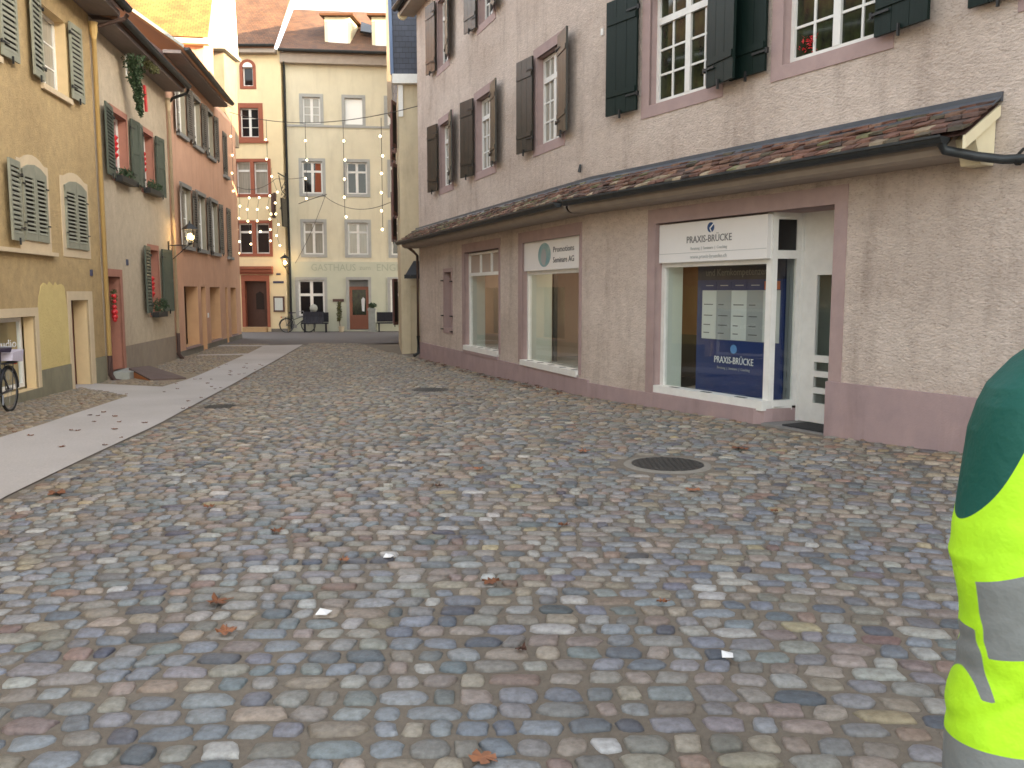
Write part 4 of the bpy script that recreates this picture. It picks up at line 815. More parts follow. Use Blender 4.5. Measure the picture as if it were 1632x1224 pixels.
text('news Studio', .21, L.p(-.95, .70, -.225), (*L.t, 0), UP, 'text_white', wo, width=1.75)
surround(L, 2.0, 3.02, -.42, 1.43, .18, 'surround_cream', och, bot=0, name='door_surround', right=.26)
q = MB(); q.box(L, 2.0, 3.02, -.42, 1.43, -.36, -.31); q.build('door', 'door_red', och)
for a_, b_ in ((.35, 1.82), (3.28, 3.97)): q = MB(); q.box(L, a_, b_, -.6, .18, -.02, .02); q.build('plinth', 'plinth_olive', och)
pp = MB(); rp = random.Random(9); oP = [(.36, .185), (1.80, .185), (1.80, 1.2), (1.72, 1.66), (1.66, 1.72)] + [(1.55 - k * .1, 1.76 + rp.uniform(-.05, .04)) for k in range(11)] + [(.42, 1.5), (.36, 1.33)]
pp.prism(L, oP, -.01, .006); pp.build('plaster_patch', 'patch_yellow', och)
q = MB(); q.box(L, 3.24, 3.37, 1.94, 2.07, .0, .02); q.build('house_number', 'plate_blue', och)
rO = slope(L, -16, 4.02, .72, 7.72, -5, 11.3, 'roof', 'tile_red', och)
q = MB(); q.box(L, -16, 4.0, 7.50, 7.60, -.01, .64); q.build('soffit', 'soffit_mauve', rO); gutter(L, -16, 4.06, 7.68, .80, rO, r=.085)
yp = pipe([L.p(4.0, 7.55, .80), L.p(4.02, 7.45, .72), L.p(4.02, 7.28, .15), L.p(4.0, 7.15, .07)], .045, 'copper_pipe', och)
yp = pipe([L.p(4.0, 7.2, .085), L.p(4.0, .18, .085)], .048, 'pipe_yellow', och); q = MB(); q.tube([L.p(4.0, 7.35, .085), L.p(4.0, 7.15, .085), L.p(4.0, 7.0, .085)], [.10, .085, .05], 8); q.build('hopper', 'pipe_yellow', yp)
q = MB(); q.tube([L.p(4.0, .18, .085), L.p(4.0, -.25, .085), L.p(4.02, -.38, .15), L.p(4.05, -.42, .28)], .055); q.build('pipe_boot', 'pipe_boot', yp)
# ---- beige house
bei = thing('beige_house', L.p(7, -.4, 0), 'beige rendered house with green shutters, red window decorations and brick red door frame', 'house')
HH = [(4.39, 5.31, -.22, 1.95, .3), (5.16, 6.42, 4.29, 5.76, .2), (7.56, 8.80, 4.29, 5.76, .2), (7.86, 8.88, 1.05, 2.72, .2), (7.6, 8.03, -.38, -.08, .2)]
wall(L, 4.0, 10.43, -1, 7.48, HH, 'wall', 'render_beige', bei, reveal='surround_brick', ends=HD)
surround(L, 4.39, 5.31, -.22, 1.95, .17, 'surround_brick', bei, bot=.02, name='door_surround')
q = MB(); q.box(L, 4.39, 5.31, -.2, 1.95, -.36, -.31); dd = q.build('door', 'door_red', bei); q = MB(); q.tube([L.p(4.55, .80, -.24), L.p(4.9, .80, -.24)], .015); q.box(L, 4.50, 4.62, .74, .88, -.31, -.25); q.build('handle', 'rim', dd)
for k, h in enumerate(HH[1:4]):
    surround(L, h[0], h[1], h[2], h[3], .06, 'surround_brick', bei, top=.14, bot=.12)
    window(L, h[0] + .04, h[1], h[2], h[3], .2, bei, pm='pane_red', sashes=2, rows=1, fw=.07, mid=.08)
for a_, w_, sg_, z0, z1 in ((5.12, .76, -1, 4.22, 5.80), (6.52, .50, 1, 4.27, 5.83), (7.54, .50, -1, 4.26, 5.83), (8.86, .62, 1, 4.22, 5.82), (7.78, .70, -1, 1.05, 2.78), (9.02, .80, 1, 1.05, 2.78)):
    shutter(L, a_, w_, sg_, z0, z1, 'shutter_green', bei, kind='louvre' if sg_ < 0 and w_ > .6 else 'panel', ang=R(5), slats=18)
q = MB(); q.box(L, 5.48, 10.43, -.6, .30, -.02, .02); q.build('plinth', 'plinth_grey', bei); q = MB(); q.box(L, 5.86, 6.02, 2.24, 2.38, 0, .015); q.build('house_number', 'plate_blue', bei)
q = MB(); q.box(L, 4.2, 5.48, -.6, -.22, -.1, .42); q.build('door_step', 'stone_grey', bei)
rB = slope(L, 4.03, 10.40, .58, 7.55, -5, 8.6, 'roof', 'tile_red', bei)
q = MB(); q.box(L, 4.04, 10.40, 7.33, 7.42, .0, .52); q.build('soffit', 'soffit_mauve', rB); gutter(L, 4.1, 10.42, 7.50, .66, rB, r=.08)
pipe([L.p(10.4, 7.42, .66), L.p(10.42, 7.30, .60), L.p(10.42, 7.15, .2), L.p(10.43, 7.0, .08)], .042, 'black_metal', bei)
bp_ = pipe([L.p(10.45, 7.05, .08), L.p(10.45, .38, .08)], .047, 'surround_cream', bei); q = MB(); q.tube([L.p(10.45, 7.15, .08), L.p(10.45, 6.98, .08), L.p(10.45, 6.8, .08)], [.10, .08, .05], 8); q.build('hopper', 'surround_cream', bp_)
q = MB(); q.tube([L.p(10.45, .38, .08), L.p(10.45, -.25, .08), L.p(10.5, -.40, .18)], .055); q.build('pipe_boot', 'pipe_boot', bp_)
# decorations: window boxes, hearts, wreaths
rn = random.Random(21)
for nm, s0, s1, z in (('left upper', 5.2, 6.4, 4.32), ('right upper', 7.6, 8.8, 4.32), ('ground floor', 7.9, 8.85, 1.08)):
    t_ = thing('window_box', L.p((s0 + s1) / 2, z - .15, .1), 'window box of dark evergreen sprigs at the %s window of the beige house' % nm, 'window box', 'window boxes of the beige house')
    q = MB(); q.box(L, s0, s1, z - .16, z - .02, .03, .20); q.build('trough', 'black_metal', t_)
    q = MB()
    for k in range(26): q.leaves(L.p(rn.uniform(s0, s1), z + rn.uniform(0, .14 if z > 2 else .28), rn.uniform(.04, .2)), (.07, .07, .09), 14, .035, rn)
    q.build('greenery', 'foliage', t_)
    t_ = thing('heart_garland', L.p(s0 + .3, z + 1.0, .02), 'red heart garland hanging in the %s window of the beige house' % nm, 'garland', 'red garlands in the windows of the beige house')
    q = MB(); q.tube([L.p(s0 + .30, z + 1.35, -.04), L.p(s0 + .30, z + .35, -.04)], .006, 5); q.build('cord', 'ribbon_red', t_)
    q = MB()
    for zz in (.85, .72, .6, .45): 
        for o_ in (-.05, .05): q.ball(L.p(s0 + .30 + o_, z + zz + .03, -.02), .055, 8, 5)
        q.tube([L.p(s0 + .30, z + zz + .03, -.02), L.p(s0 + .30, z + zz - .09, -.02)], [.085, .005], 8)
    q.build('hearts', 'ribbon_red', t_)
t_ = thing('door_wreath', L.p(4.75, 1.3, -.2), 'red ribbon wreath with evergreen on the door of the beige house', 'wreath')
q = MB()
for k in range(16): q.leaves(L.p(4.95 + .14 * math.cos(k * .39), 1.42 + .2 * math.sin(k * .39), -.05), (.05, .05, .05), 10, .035, rn)
q.build('greenery', 'foliage_dry', t_); q = MB()
for zz, r_ in ((1.5, .06), (1.38, .05), (1.25, .055), (1.13, .075), (1.02, .07), (.95, .05)): q.ball(L.p(4.86, zz, -.02), r_, 8, 6)
q.build('ribbon', 'ribbon_red', t_)
t_ = thing('christmas_bough', L.p(6.3, 6.4, .3), 'hanging evergreen bough with a red ribbon below the eave of the beige house', 'decoration')
q = MB()
for k in range(60):
    f_ = k / 60; q.leaves(L.p(6.0 + .45 * f_ + rn.uniform(-.2, .2) * (1 - f_), 7.15 - 1.25 * f_, .34 + rn.uniform(-.12, .12) * (1 - f_)), (.18 * (1 - f_) + .05, .16 * (1 - f_) + .05, .1), 22, .05, rn)
q.build('twigs', 'foliage', t_); q = MB()
for k in range(16): q.leaves(L.p(6.8 + rn.uniform(0, .9), 7.18 + rn.uniform(-.05, .12), .45), (.12, .1, .06), 14, .05, rn)
q.build('dry_twigs', 'foliage_dry', t_)
q = MB(); q.hexa([L.p(6.46, 6.62, .46), L.p(6.58, 6.62, .46), L.p(6.66, 6.02, .46), L.p(6.52, 6.0, .46), L.p(6.46, 6.62, .42), L.p(6.58, 6.62, .42), L.p(6.66, 6.02, .42), L.p(6.52, 6.0, .42)]); q.build('ribbon', 'ribbon_red', t_)
q = MB(); q.hexa([L.p(5.93, 7.2, .2), L.p(6.0, 7.2, .2), L.p(6.02, 6.72, .2), L.p(5.95, 6.72, .2), L.p(5.93, 7.2, .17), L.p(6.0, 7.2, .17), L.p(6.02, 6.72, .17), L.p(5.95, 6.72, .17)]); q.build('ribbon_end', 'text_white', t_)
# wooden ramp at the door of the beige house
t_ = thing('door_ramp', (-8.3, 19.8, -.38), 'low dark wooden ramp with an orange edge lying before the door of the beige house', 'ramp')
A1, B1, C1, D1 = Vector((-8.95, 20.0, -.17)), Vector((-8.85, 20.9, -.19)), Vector((-7.45, 19.55, -.35)), Vector((-8.05, 19.05, -.34))
dn = Vector((0, 0, -.035)); q = MB(); q.hexa([A1, B1, C1, D1, A1 + dn, B1 + dn, C1 + dn, D1 + dn]); q.build('ramp_board', 'ramp_wood', t_)
q = MB(); q.quad(A1 + dn + Vector((.03, .05, 0)), D1 + dn + Vector((0, .06, .0)), Vector((-8.1, 19.12, -.385)), Vector((-8.92, 20.05, -.385))); q.hexa([A1 + dn, D1 + dn, D1 + dn + Vector((0, .04, 0)), A1 + dn + Vector((0, .04, 0)), Vector((-8.95, 20.0, -.39)), Vector((-8.05, 19.05, -.385)), Vector((-8.05, 19.09, -.385)), Vector((-8.95, 20.04, -.39))]); q.build('ramp_side', 'ramp_side', t_)
# ---- salmon house
sal = thing('salmon_house', L.p(16, -.4, 0), 'salmon pink rendered house with grey louvred shutters and deep ground floor openings', 'house')
up_ = [(11.63, 12.96), (13.84, 15.2), (16.12, 17.38)]; lo_ = [(11.75, 13.26), (13.95, 15.5), (16.2, 17.7)]; gr_ = [(11.8, 13.75, -.14), (14.26, 15.02, -.38), (15.75, 17.62, -.14), (18.7, 19.2, -.38), (19.85, 21.1, -.14)]
SH = [(a_, b_, 6.45, 8.0, .14) for a_, b_ in up_] + [(a_, b_, 3.03, 4.85, .14) for a_, b_ in lo_] + [(a_, b_, c_, 1.77, .38) for a_, b_, c_ in gr_]
wall(L, 10.47, 22.25, -1, 8.45, SH, 'wall', 'render_salmon', sal, reveal=lambda h: 'reveal_peach' if h[3] < 2 else 'reveal_olive', ends=HD)
for a_, b_, z0, z1, r_ in SH[:6]:
    window(L, a_, b_, z0, z1, r_, sal, fm='white_paint', pm='pane_curtain', sashes=2, rows=2, fw=.06)
    q = MB(); q.box(L, a_ - .02, b_ + .02, z0 - .12, z0, -.05, .10); q.build('window_sill', 'surround_grey', sal)
    q = MB(); q.box(L, a_ - .02, b_ + .02, z1, z1 + .12, -.05, .04); q.build('lintel', 'surround_grey', sal)
    shutter(L, a_ - .01, .44, -1, z0 - .02, z1 + .02, 'shutter_grey', sal, kind='louvre', ang=R(10), slats=20); shutter(L, b_ + .01, .44, 1, z0 - .02, z1 + .02, 'shutter_grey', sal, kind='louvre', ang=R(7), slats=20)
for s0, z0, z1 in ((19.15, 6.15, 7.8), (19.45, 3.0, 4.9)):
    shutter(L, s0, .8, 1, z0, z1, 'shutter_grey', sal, kind='louvre', slats=22, d=.02); q = MB(); q.box(L, s0 - .05, s0 + .9, z0 - .12, z0 - .01, -.02, .12); q.build('window_sill', 'surround_grey', sal)
for k, (a_, b_, c_) in enumerate(gr_):
    q = MB(); q.box(L, a_, b_, c_, 1.77, -.46, -.40); q.build('opening_back', 'door_dark' if c_ < -.2 else 'pane_dark', sal)
    if c_ > -.2: q = MB(); q.box(L, a_ - .03, b_ + .03, c_ - .06, c_, -.05, .05); q.build('window_sill', 'surround_pink', sal)
for a_, b_ in ((10.47, 14.26), (15.02, 18.7), (19.2, 22.25)): q = MB(); q.box(L, a_, b_, -.6, -.21, -.02, .022); q.build('plinth', 'plinth_slate', sal)
q = MB(); q.box(L, 15.2, 15.36, .7, .86, 0, .02); q.build('bell_plate', 'text_white', sal)
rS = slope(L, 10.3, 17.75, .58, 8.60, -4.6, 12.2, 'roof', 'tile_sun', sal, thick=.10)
q = MB(); q.box(L, 10.35, 17.7, 8.40, 8.49, .0, .50); q.build('soffit', 'soffit_mauve', rS); gutter(L, 10.32, 17.8, 8.56, .65, rS, r=.08)
q = MB(); q.hexa([L.p(10.24, 8.53, .60), L.p(10.29, 8.53, .60), L.p(10.29, 12.13, -4.6), L.p(10.24, 12.13, -4.6), L.p(10.24, 8.63, .60), L.p(10.29, 8.63, .60), L.p(10.29, 12.23, -4.6), L.p(10.24, 12.23, -4.6)]); q.build('bargeboard', 'stone_grey', rS)
q = MB(); q.quad(L.p(10.46, 7.4, .0), L.p(10.46, 8.45, .0), L.p(10.46, 12.1, -4.6), L.p(10.46, 7.4, -4.6)); q.build('gable', 'timber_dark', sal)
# taller rear part with sunlit face
q = MB(); ux0, ux1, zt = 17.95, 22.25, 10.75
q.quad(L.p(ux0, 8.3, -.35), L.p(ux0, 8.3, -HD), L.p(ux0, zt, -HD), L.p(ux0, zt, -.35)); q.quad(L.p(ux0, 8.3, -.35), L.p(19.9, 8.3, -.35), L.p(19.9, 13.6, -.35), L.p(ux0, zt, -.35)); q.quad(L.p(19.9, 0, -.35), L.p(19.9, 0, -HD), L.p(19.9, 13.6, -HD), L.p(19.9, 13.6, -.35)); q.quad(L.p(ux0, 8.45, .0), L.p(ux1, 8.45, .0), L.p(ux1, 9.0, -.36), L.p(ux0, 9.0, -.36)); q.quad(L.p(19.9, 9, -.36), L.p(ux1, 9, -.36), L.p(ux1, 9, -5), L.p(19.9, 9, -5))
q.build('upper_storey', 'render_salmon', sal)
q = MB(); q.box(L, 19.0, 19.9, 8.9, 10.0, -.36, -.32); q.build('shutter', 'shutter_grey', sal)
q = MB(); A_, B_ = L.p(ux0 - .35, zt + .1, -.1), L.p(ux0 - .35, zt + .1, -HD); C_, D_ = L.p(20.0, 14.0, -HD), L.p(20.0, 14.0, -.15)
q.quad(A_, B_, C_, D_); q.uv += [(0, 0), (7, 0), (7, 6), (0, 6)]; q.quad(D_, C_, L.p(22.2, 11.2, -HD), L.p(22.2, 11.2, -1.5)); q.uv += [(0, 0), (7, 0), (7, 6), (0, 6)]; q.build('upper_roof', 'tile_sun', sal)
q = MB(); q.box(L, ux0 - .33, ux0 - .02, zt - .12, zt + .06, -HD, -.1); q.build('cornice', 'cream_paint', sal)
fw_ = thing('firewall', (-12.2, 38, 11), 'sunlit white parapet wall rising between the salmon house and the cream house', 'parapet')
q = MB(); q.hexa([Vector(v) for v in ((-12.75, 37.4, 11.9), (-12.15, 37.4, 11.9), (-12.15, 39.5, 11.9), (-12.75, 39.5, 11.9), (-12.75, 37.4, 17.5), (-12.3, 37.4, 17.5), (-12.3, 39.5, 17.5), (-12.75, 39.5, 17.5))]); q.build('wall', 'white_paint', fw_)
q = MB(); q.hexa([Vector(v) for v in ((-12.8, 37.35, 11.75), (-12.05, 37.35, 11.75), (-12.05, 39.55, 11.75), (-12.8, 39.55, 11.75), (-12.8, 37.35, 11.9), (-12.05, 37.35, 11.9), (-12.05, 39.55, 11.9), (-12.8, 39.55, 11.9))]); q.build('ledge', 'stone_grey', fw_)
q = MB(); q.hexa([Vector(v) for v in ((-14.2, 37.8, 8.0), (-12.25, 37.8, 8.0), (-12.25, 39.5, 8.0), (-14.2, 39.5, 8.0), (-14.2, 37.8, 11.75), (-12.25, 37.8, 11.75), (-12.25, 39.5, 11.75), (-14.2, 39.5, 11.75))]); q.build('wall_base', 'render_tan', fw_)
# ================================================================== END OF THE STREET
KR = 43.2 / 42.3
Rf = Fr((-13.6 * KR, 43.2), (1, 0), 1)
def rz(z): return 1.6 + (z - 1.6) * KR
def rr_(s): return s * KR
cre = thing('cream_house', Rf.p(1.2, -.4, 0), 'narrow cream house with dark red stone window frames and a panelled wooden door', 'house')
RW = [(.57, 1.46, 8.98, 10.35), (.31, 1.83, 6.30, 7.82), (.33, 1.81, 3.45, 4.90)]
RH = [(rr_(a), rr_(b), rz(c), rz(d), .15) for a, b, c, d in RW] + [(rr_(.54), rr_(1.61), rz(-.12), rz(2.12), .3), (rr_(.76), rr_(1.26), rz(11.36), rz(12.26), .15)]
wall(Rf, -.8, rr_(2.58), -1, 13.3, RH, 'wall', 'render_cream', cre, reveal='red_stone', ends=8)
surround(Rf, *RH[0][:4], .22, 'red_stone', cre, out=.03)
window(Rf, *RH[0][:4], .15, cre, sashes=2, rows=3, fw=.06, mid=.12)
for k in (1, 2):
    h = RH[k]; mx_ = (h[0] + h[1]) / 2
    surround(Rf, *h[:4], .15, 'red_stone', cre, out=.03)
    q = MB(); q.box(Rf, mx_ - .09, mx_ + .09, h[2], h[3], -.15, .03); q.build('stone_mullion', 'red_stone', cre)
    for a_, b_ in ((h[0], mx_ - .09), (mx_ + .09, h[1])): window(Rf, a_, b_, h[2], h[3], .12, cre, pm='pane_curtain' if k == 1 else 'pane_dark', sashes=1, transom=h[3] - .42, fw=.06, tw=.10)
q = MB(); q.box(Rf, -.1, rr_(1.9), rz(8.70), rz(8.80), 0, .10); q.build('string_course', 'red_stone', cre)
h = RH[4]; surround(Rf, *h[:4], .14, 'red_stone', cre, out=.03, top=0); window(Rf, *h[:4], .12, cre, sashes=1, fw=.06)
q = MB(); cx_ = (h[0] + h[1]) / 2; q.prism(Rf, [(cx_ + .40 * math.cos(math.pi * k / 10), h[3] - .02 + .36 * math.sin(math.pi * k / 10)) for k in range(11)], 0, .03); so_ = q.build('arch', 'red_stone', cre)
q = MB(); q.prism(Rf, [(cx_ + .24 * math.cos(math.pi * k / 10), h[3] - .03 + .23 * math.sin(math.pi * k / 10)) for k in range(11)], .03, .034); q.build('arch_pane', 'pane_sky_white', so_)
h = RH[3]; surround(Rf, *h[:4], .17, 'red_stone', cre, out=.05, bot=0, top=.30, name='door_surround', right=.14)
q = MB(); a0 = rr_(.23)
for z0, z1, o_ in ((2.45, 2.55, .12), (2.55, 2.70, .24), (2.70, 2.83, .34)): q.box(Rf, a0, rr_(1.95), rz(z0), rz(z1), -.02, o_)
q.build('door_canopy', 'red_stone', cre)
q = MB(); q.box(Rf, h[0], h[1], h[2], h[3], -.32, -.26)
for z0, z1 in ((.05, .28), (.33, .55)): q.box(Rf, h[0] + .15, h[1] - .15, z0, z1, -.26, -.24)
do_ = q.build('door', 'door_dark', cre); q = MB(); q.prism(Rf, [(rr_(1.0), .72), (rr_(1.38), .72), (rr_(1.38), 1.5), (rr_(1.2), 1.62), (rr_(1.0), 1.5)], -.26, -.238); q.build('pane', 'pane_dark', do_)
q = MB(); q.box(Rf, rr_(.45), rr_(1.62), -.6, rz(-.13), -.2, .35); q.build('door_step', 'step_sand', cre)
q = MB(); q.box(Rf, rr_(1.78), rr_(2.58), -.6, rz(-.2), -.02, .03); q.build('plinth', 'plinth_slate', cre)
q = MB(); q.box(Rf, rr_(1.93), rr_(2.45), rz(2.02), rz(2.12), 0, .03); q.build('name_plate', 'plate_blue', cre)
q = MB(); q.box(Rf, rr_(2.1), rr_(2.3), rz(2.42), rz(2.5), 0, .03); q.build('house_number', 'plate_blue', cre)
rC = slope(Rf, -3.6, rr_(2.42), .45, 13.35, -6, 19.6, 'roof', 'tile_red', cre); q = MB(); q.box(Rf, -.5, rr_(2.42), 13.05, 13.25, -.02, .4); q.build('soffit', 'soffit_beige', rC); gutter(Rf, -.5, rr_(2.45), 13.38, .52, rC, r=.09)
mc = thing('menu_case', Rf.p(rr_(2.2), rz(.6), 0), 'dark framed menu case with a pale sheet on the cream wall', 'menu case')
q = MB(); q.box(Rf, rr_(1.93), rr_(2.46), rz(.62), rz(1.38), .0, .09); q.build('case', 'timber_dark', mc); q = MB(); q.box(Rf, rr_(2.0), rr_(2.39), rz(.70), rz(1.30), .09, .096); q.build('menu_sheet', 'paper', mc)

G = Fr((-10.9, 43.4), (1, .12), 1)
inn = thing('inn', G.p(2.5, -.4, 0), 'pale yellow and green inn with blue grey window frames and painted lettering', 'inn')
GW = []
for z0, z1, pms in ((9.84, 11.12, ('pane_curtain', 'pane_sky_white', 'pane_sky_white')), (6.46, 8.02, ('pane_dark', 'pane_dark', 'pane_dark')), (3.46, 5.05, ('pane_curtain', 'pane_curtain', 'pane_dark'))):
    xs = ((.60, 1.46), (2.65, 3.51), (4.72, 5.6)) if z0 > 9 else ((.50, 1.49), (2.67, 3.68), (4.84, 5.85))
    for (a_, b_), pm in zip(xs, pms): GW.append((a_, b_, z0, z1, .12, pm))
GD = [(.17, 1.46, .40, 2.19, .12), (2.68, 3.65, -.32, 2.2, .22), (4.75, 6.0, .40, 2.2, .12)]
wall(G, -.28, 9, 3.1, 13.45, [h[:5] for h in GW], 'wall', 'render_inn', inn, reveal='surround_blue', ends=9)
wall(G, -.28, 9, -1, 3.1, GD, 'ground_floor_wall', 'inn_green', inn, reveal='surround_blue', ends=9)
for a_, b_, z0, z1, r_, pm in GW:
    surround(G, a_, b_, z0, z1, .15, 'surround_blue', inn, out=.03)
    big = z0 < 9
    if pm == 'pane_sky_white': window(G, a_, b_, z0, z1, r_, inn, pm=pm, sashes=1, fw=.04)
    else: window(G, a_, b_, z0, z1, r_, inn, pm=pm, sashes=2, rows=1 if big else 3, transom=z1 - .48 if big else None, fw=.075, mid=.13, tw=.10)
q = MB(); q.quad(G.p(1.1, 6.5, -.137), G.p(1.4, 6.5, -.137), G.p(1.4, 7.95, -.137), G.p(1.15, 7.95, -.137)); q.build('curtain', 'curtain_orange', inn)
for h in (GD[0], GD[2]):
    surround(G, *h[:4], .14, 'surround_blue', inn, out=.03, bot=.1); window(G, *h[:4], .1, inn, sashes=2, transom=1.45, fw=.09, mid=.15, tw=.13)
surround(G, *GD[1][:4], .14, 'surround_blue', inn, out=.03, bot=0, name='door_surround')
q = MB(); a_, b_ = 2.68, 3.65
for x0, x1, z0, z1 in ((a_, a_ + .14, -.3, 1.86), (b_ - .14, b_, -.3, 1.86), (a_ + .14, b_ - .14, 1.70, 1.86), (a_ + .14, b_ - .14, -.3, .42)): q.box(G, x0, x1, z0, z1, -.26, -.2)
di = q.build('door', 'door_wood', inn, label='reddish wooden glazed inn door'); q = MB(); q.box(G, a_ + .14, b_ - .14, .42, 1.70, -.24, -.23); q.build('pane', 'pane_plants', di); q = MB(); q.box(G, a_, b_, 1.86, 2.2, -.24, -.21); q.build('transom_panel', 'surround_grey', di)
q = MB(); q.prism(G, [(3.30, .62), (3.42, .60), (3.45, 1.25), (3.36, 1.33), (3.27, 1.20)], -.228, -.222); q.build('notice', 'text_white', di)
q = MB(); q.box(G, -.28, 6.5, 9.68, 9.78, 0, .05); q.build('string_course', 'surround_blue', inn)
q = MB(); q.box(G, -.32, 9, -.6, -.25, -.02, .025) if False else None
text('GASTHAUS', .50, G.p(1.93, 2.80, .004), (*G.t, 0), UP, 'inn_letters', inn, width=2.2); text('zum', .34, G.p(3.50, 2.80, .004), (*G.t, 0), UP, 'inn_letters', inn, width=.55); text('ENGEL', .50, G.p(4.80, 2.80, .004), (*G.t, 0), UP, 'inn_letters', inn, width=1.45)
rG = slope(G, -.42, 9, .5, 13.25, -5.9, 17.05, 'roof', 'tile_red', inn, thick=.14)
q = MB(); q.box(G, -.38, 9, 12.65, 13.12, -.01, .36); q.build('soffit', 'soffit_beige', rG); gutter(G, -.42, 9, 13.2, .62, rG, r=.10)
gp_ = [G.p(-.2, 12.7, .35), G.p(-.22, 12.4, .09), G.p(-.2, -.3, .09)]; pipe(gp_, .055, 'gutter_dark', inn)
def dormer(x0, x1, lab):
    y0, z0, z1 = 44.3, 13.4, 15.15
    t = MB(); P = lambda x, y, z: Vector((x, y, z))
    t.quad(P(x0, y0, z0), P(x1, y0, z0), P(x1, y0, z1), P(x0, y0, z1)); t.quad(P(x1, y0, z0), P(x1, y0 + 3, z0), P(x1, y0 + 3, z1 + .25), P(x1, y0, z1)); t.quad(P(x0, y0, z0), P(x0, y0 + 3, z0), P(x0, y0 + 3, z1 + .25), P(x0, y0, z1))
    d_ = t.build('dormer', 'cream_paint', rG, label=lab)
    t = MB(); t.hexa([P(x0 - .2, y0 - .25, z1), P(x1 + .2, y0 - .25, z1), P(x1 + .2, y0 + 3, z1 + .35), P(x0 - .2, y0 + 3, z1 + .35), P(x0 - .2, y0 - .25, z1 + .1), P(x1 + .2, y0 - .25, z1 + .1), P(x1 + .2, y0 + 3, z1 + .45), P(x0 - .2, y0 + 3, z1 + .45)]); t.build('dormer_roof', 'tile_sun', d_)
    t = MB(); t.hexa([P(x0 + .18, y0 - .03, z0 + .35), P(x1 - .12, y0 - .03, z0 + .35), P(x1 - .12, y0 - .03, z1 - .2), P(x0 + .18, y0 - .03, z1 - .2), P(x0 + .18, y0, z0 + .35), P(x1 - .12, y0, z0 + .35), P(x1 - .12, y0, z1 - .2), P(x0 + .18, y0, z1 - .2)]); t.build('dormer_window', 'pane_sky_white', d_)
dormer(-9.3, -8.05, 'left white dormer'); dormer(-6.96, -5.75, 'right white dormer')
q = MB(); 
def rp_(x, f_): return Vector((x, 43.0 + 5.9 * f_ + .12 * 3, 13.25 + 3.8 * f_ + .12))
q.hexa([rp_(-7.75, .36), rp_(-6.95, .30), rp_(-7.2, .48), rp_(-7.9, .58), rp_(-7.75, .36) + Vector((0, -.05, .08)), rp_(-6.95, .30) + Vector((0, -.05, .08)), rp_(-7.2, .48) + Vector((0, -.05, .08)), rp_(-7.9, .58) + Vector((0, -.05, .08))]); q.build('skylight', 'pane_dark', rG)

# ---- right neighbours
Nb = Fr((-3.45, 26.9), (-.147, 1), -1); Ns = Fr((-3.45, 26.9), (1, .02), 1)
nb = thing('yellow_house', Nb.p(3, -.4, 0), 'narrow pale yellow house with maroon shutters and slate hung top floor beyond the corner house', 'house')
NHo = [(.9, 1.7, 4.0, 5.6, .12), (.9, 1.7, 6.1, 7.5, .12), (3.6, 4.5, 3.4, 5.2, .12), (3.6, 4.5, 6.1, 7.6, .12), (3.4, 4.4, .45, 2.05, .12)]
wall(Nb, 0, 6.0, -1, 8.0, NHo, 'wall', 'render_yellow', nb, ends=7)
for h in NHo:
    window(Nb, *h[:4], .1, nb, sashes=1, fw=.06); shutter(Nb, h[1] + .02, .45, 1, h[2], h[3], 'shutter_maroon', nb, kind='louvre', ang=R(20), slats=16); shutter(Nb, h[0] - .02, .42, -1, h[2], h[3], 'shutter_maroon', nb, kind='louvre', ang=R(20), slats=16)
wall(Ns, .003, 2.5, -1, 8.0, [(.30, .62, -.4, 1.78, .25)], 'side_wall', 'render_yellow', nb, d=.004)
q = MB(); q.box(Ns, .30, .62, -.4, 1.78, -.3, -.24); q.build('door', 'door_dark', nb)
q = MB(); q.box(Ns, -.16, 2.5, 7.85, 8.12, .0, .20); q.build('cornice', 'white_paint', nb)
q = MB(); q.box(Ns, .0, .14, 6.9, 7.84, .006, .05); q.build('corner_board', 'white_paint', nb)
q = MB()
q.quad(Ns.p(-.12, 8.12, .12), Ns.p(2.5, 8.12, .12), Ns.p(2.5, 11.9, .05), Ns.p(-.20, 11.9, .05)); q.uv += [(0, 0), (2.6, 0), (2.6, 3.8), (0, 3.8)]
q.quad(Nb.p(-.1, 8.12, .12), Nb.p(6.05, 8.12, .12), Nb.p(6.05, 11.9, .18), Nb.p(-.05, 11.9, .20)); q.uv += [(0, 0), (6, 0), (6, 3.8), (0, 3.8)]
q.quad(Nb.p(6.05, 8.12, .12), Nb.p(6.05, 8.12, -7), Nb.p(6.05, 11.9, -7), Nb.p(6.05, 11.9, .12)); q.uv += [(0, 0), (7, 0), (7, 3.8), (0, 3.8)]
q.quad(Nb.p(-.05, 11.9, .18), Nb.p(6.05, 11.9, .18), Nb.p(6.05, 12.9, -4), Nb.p(-.05, 12.9, -4)); q.uv += [(0, 0), (6, 0), (6, 4), (0, 4)]
q.build('slate_storey', 'tile_navy', nb)
q = MB(); q.hexa([Ns.p(-.22, 8.12, .06), Ns.p(-.12, 8.12, .06), Ns.p(-.20, 11.9, .0), Ns.p(-.30, 11.9, .0), Ns.p(-.22, 8.12, .16), Ns.p(-.12, 8.12, .16), Ns.p(-.20, 11.9, .12), Ns.p(-.30, 11.9, .12)]); q.build('slate_edge', 'blue_trim', nb)
q = MB(); q.hexa([Ns.p(.16, 2.06, .55), Ns.p(1.5, 2.06, .55), Ns.p(1.5, 2.55, .01), Ns.p(.40, 2.55, .01), Ns.p(.16, 2.00, .55), Ns.p(1.5, 2.00, .55), Ns.p(1.5, 2.40, .01), Ns.p(.40, 2.40, .01)])
for k in range(6): q.box(Ns, .16 + k * .2, .34 + k * .2, 2.065, 2.12, .44, .57)
q.build('door_roof', 'tile_navy', nb)
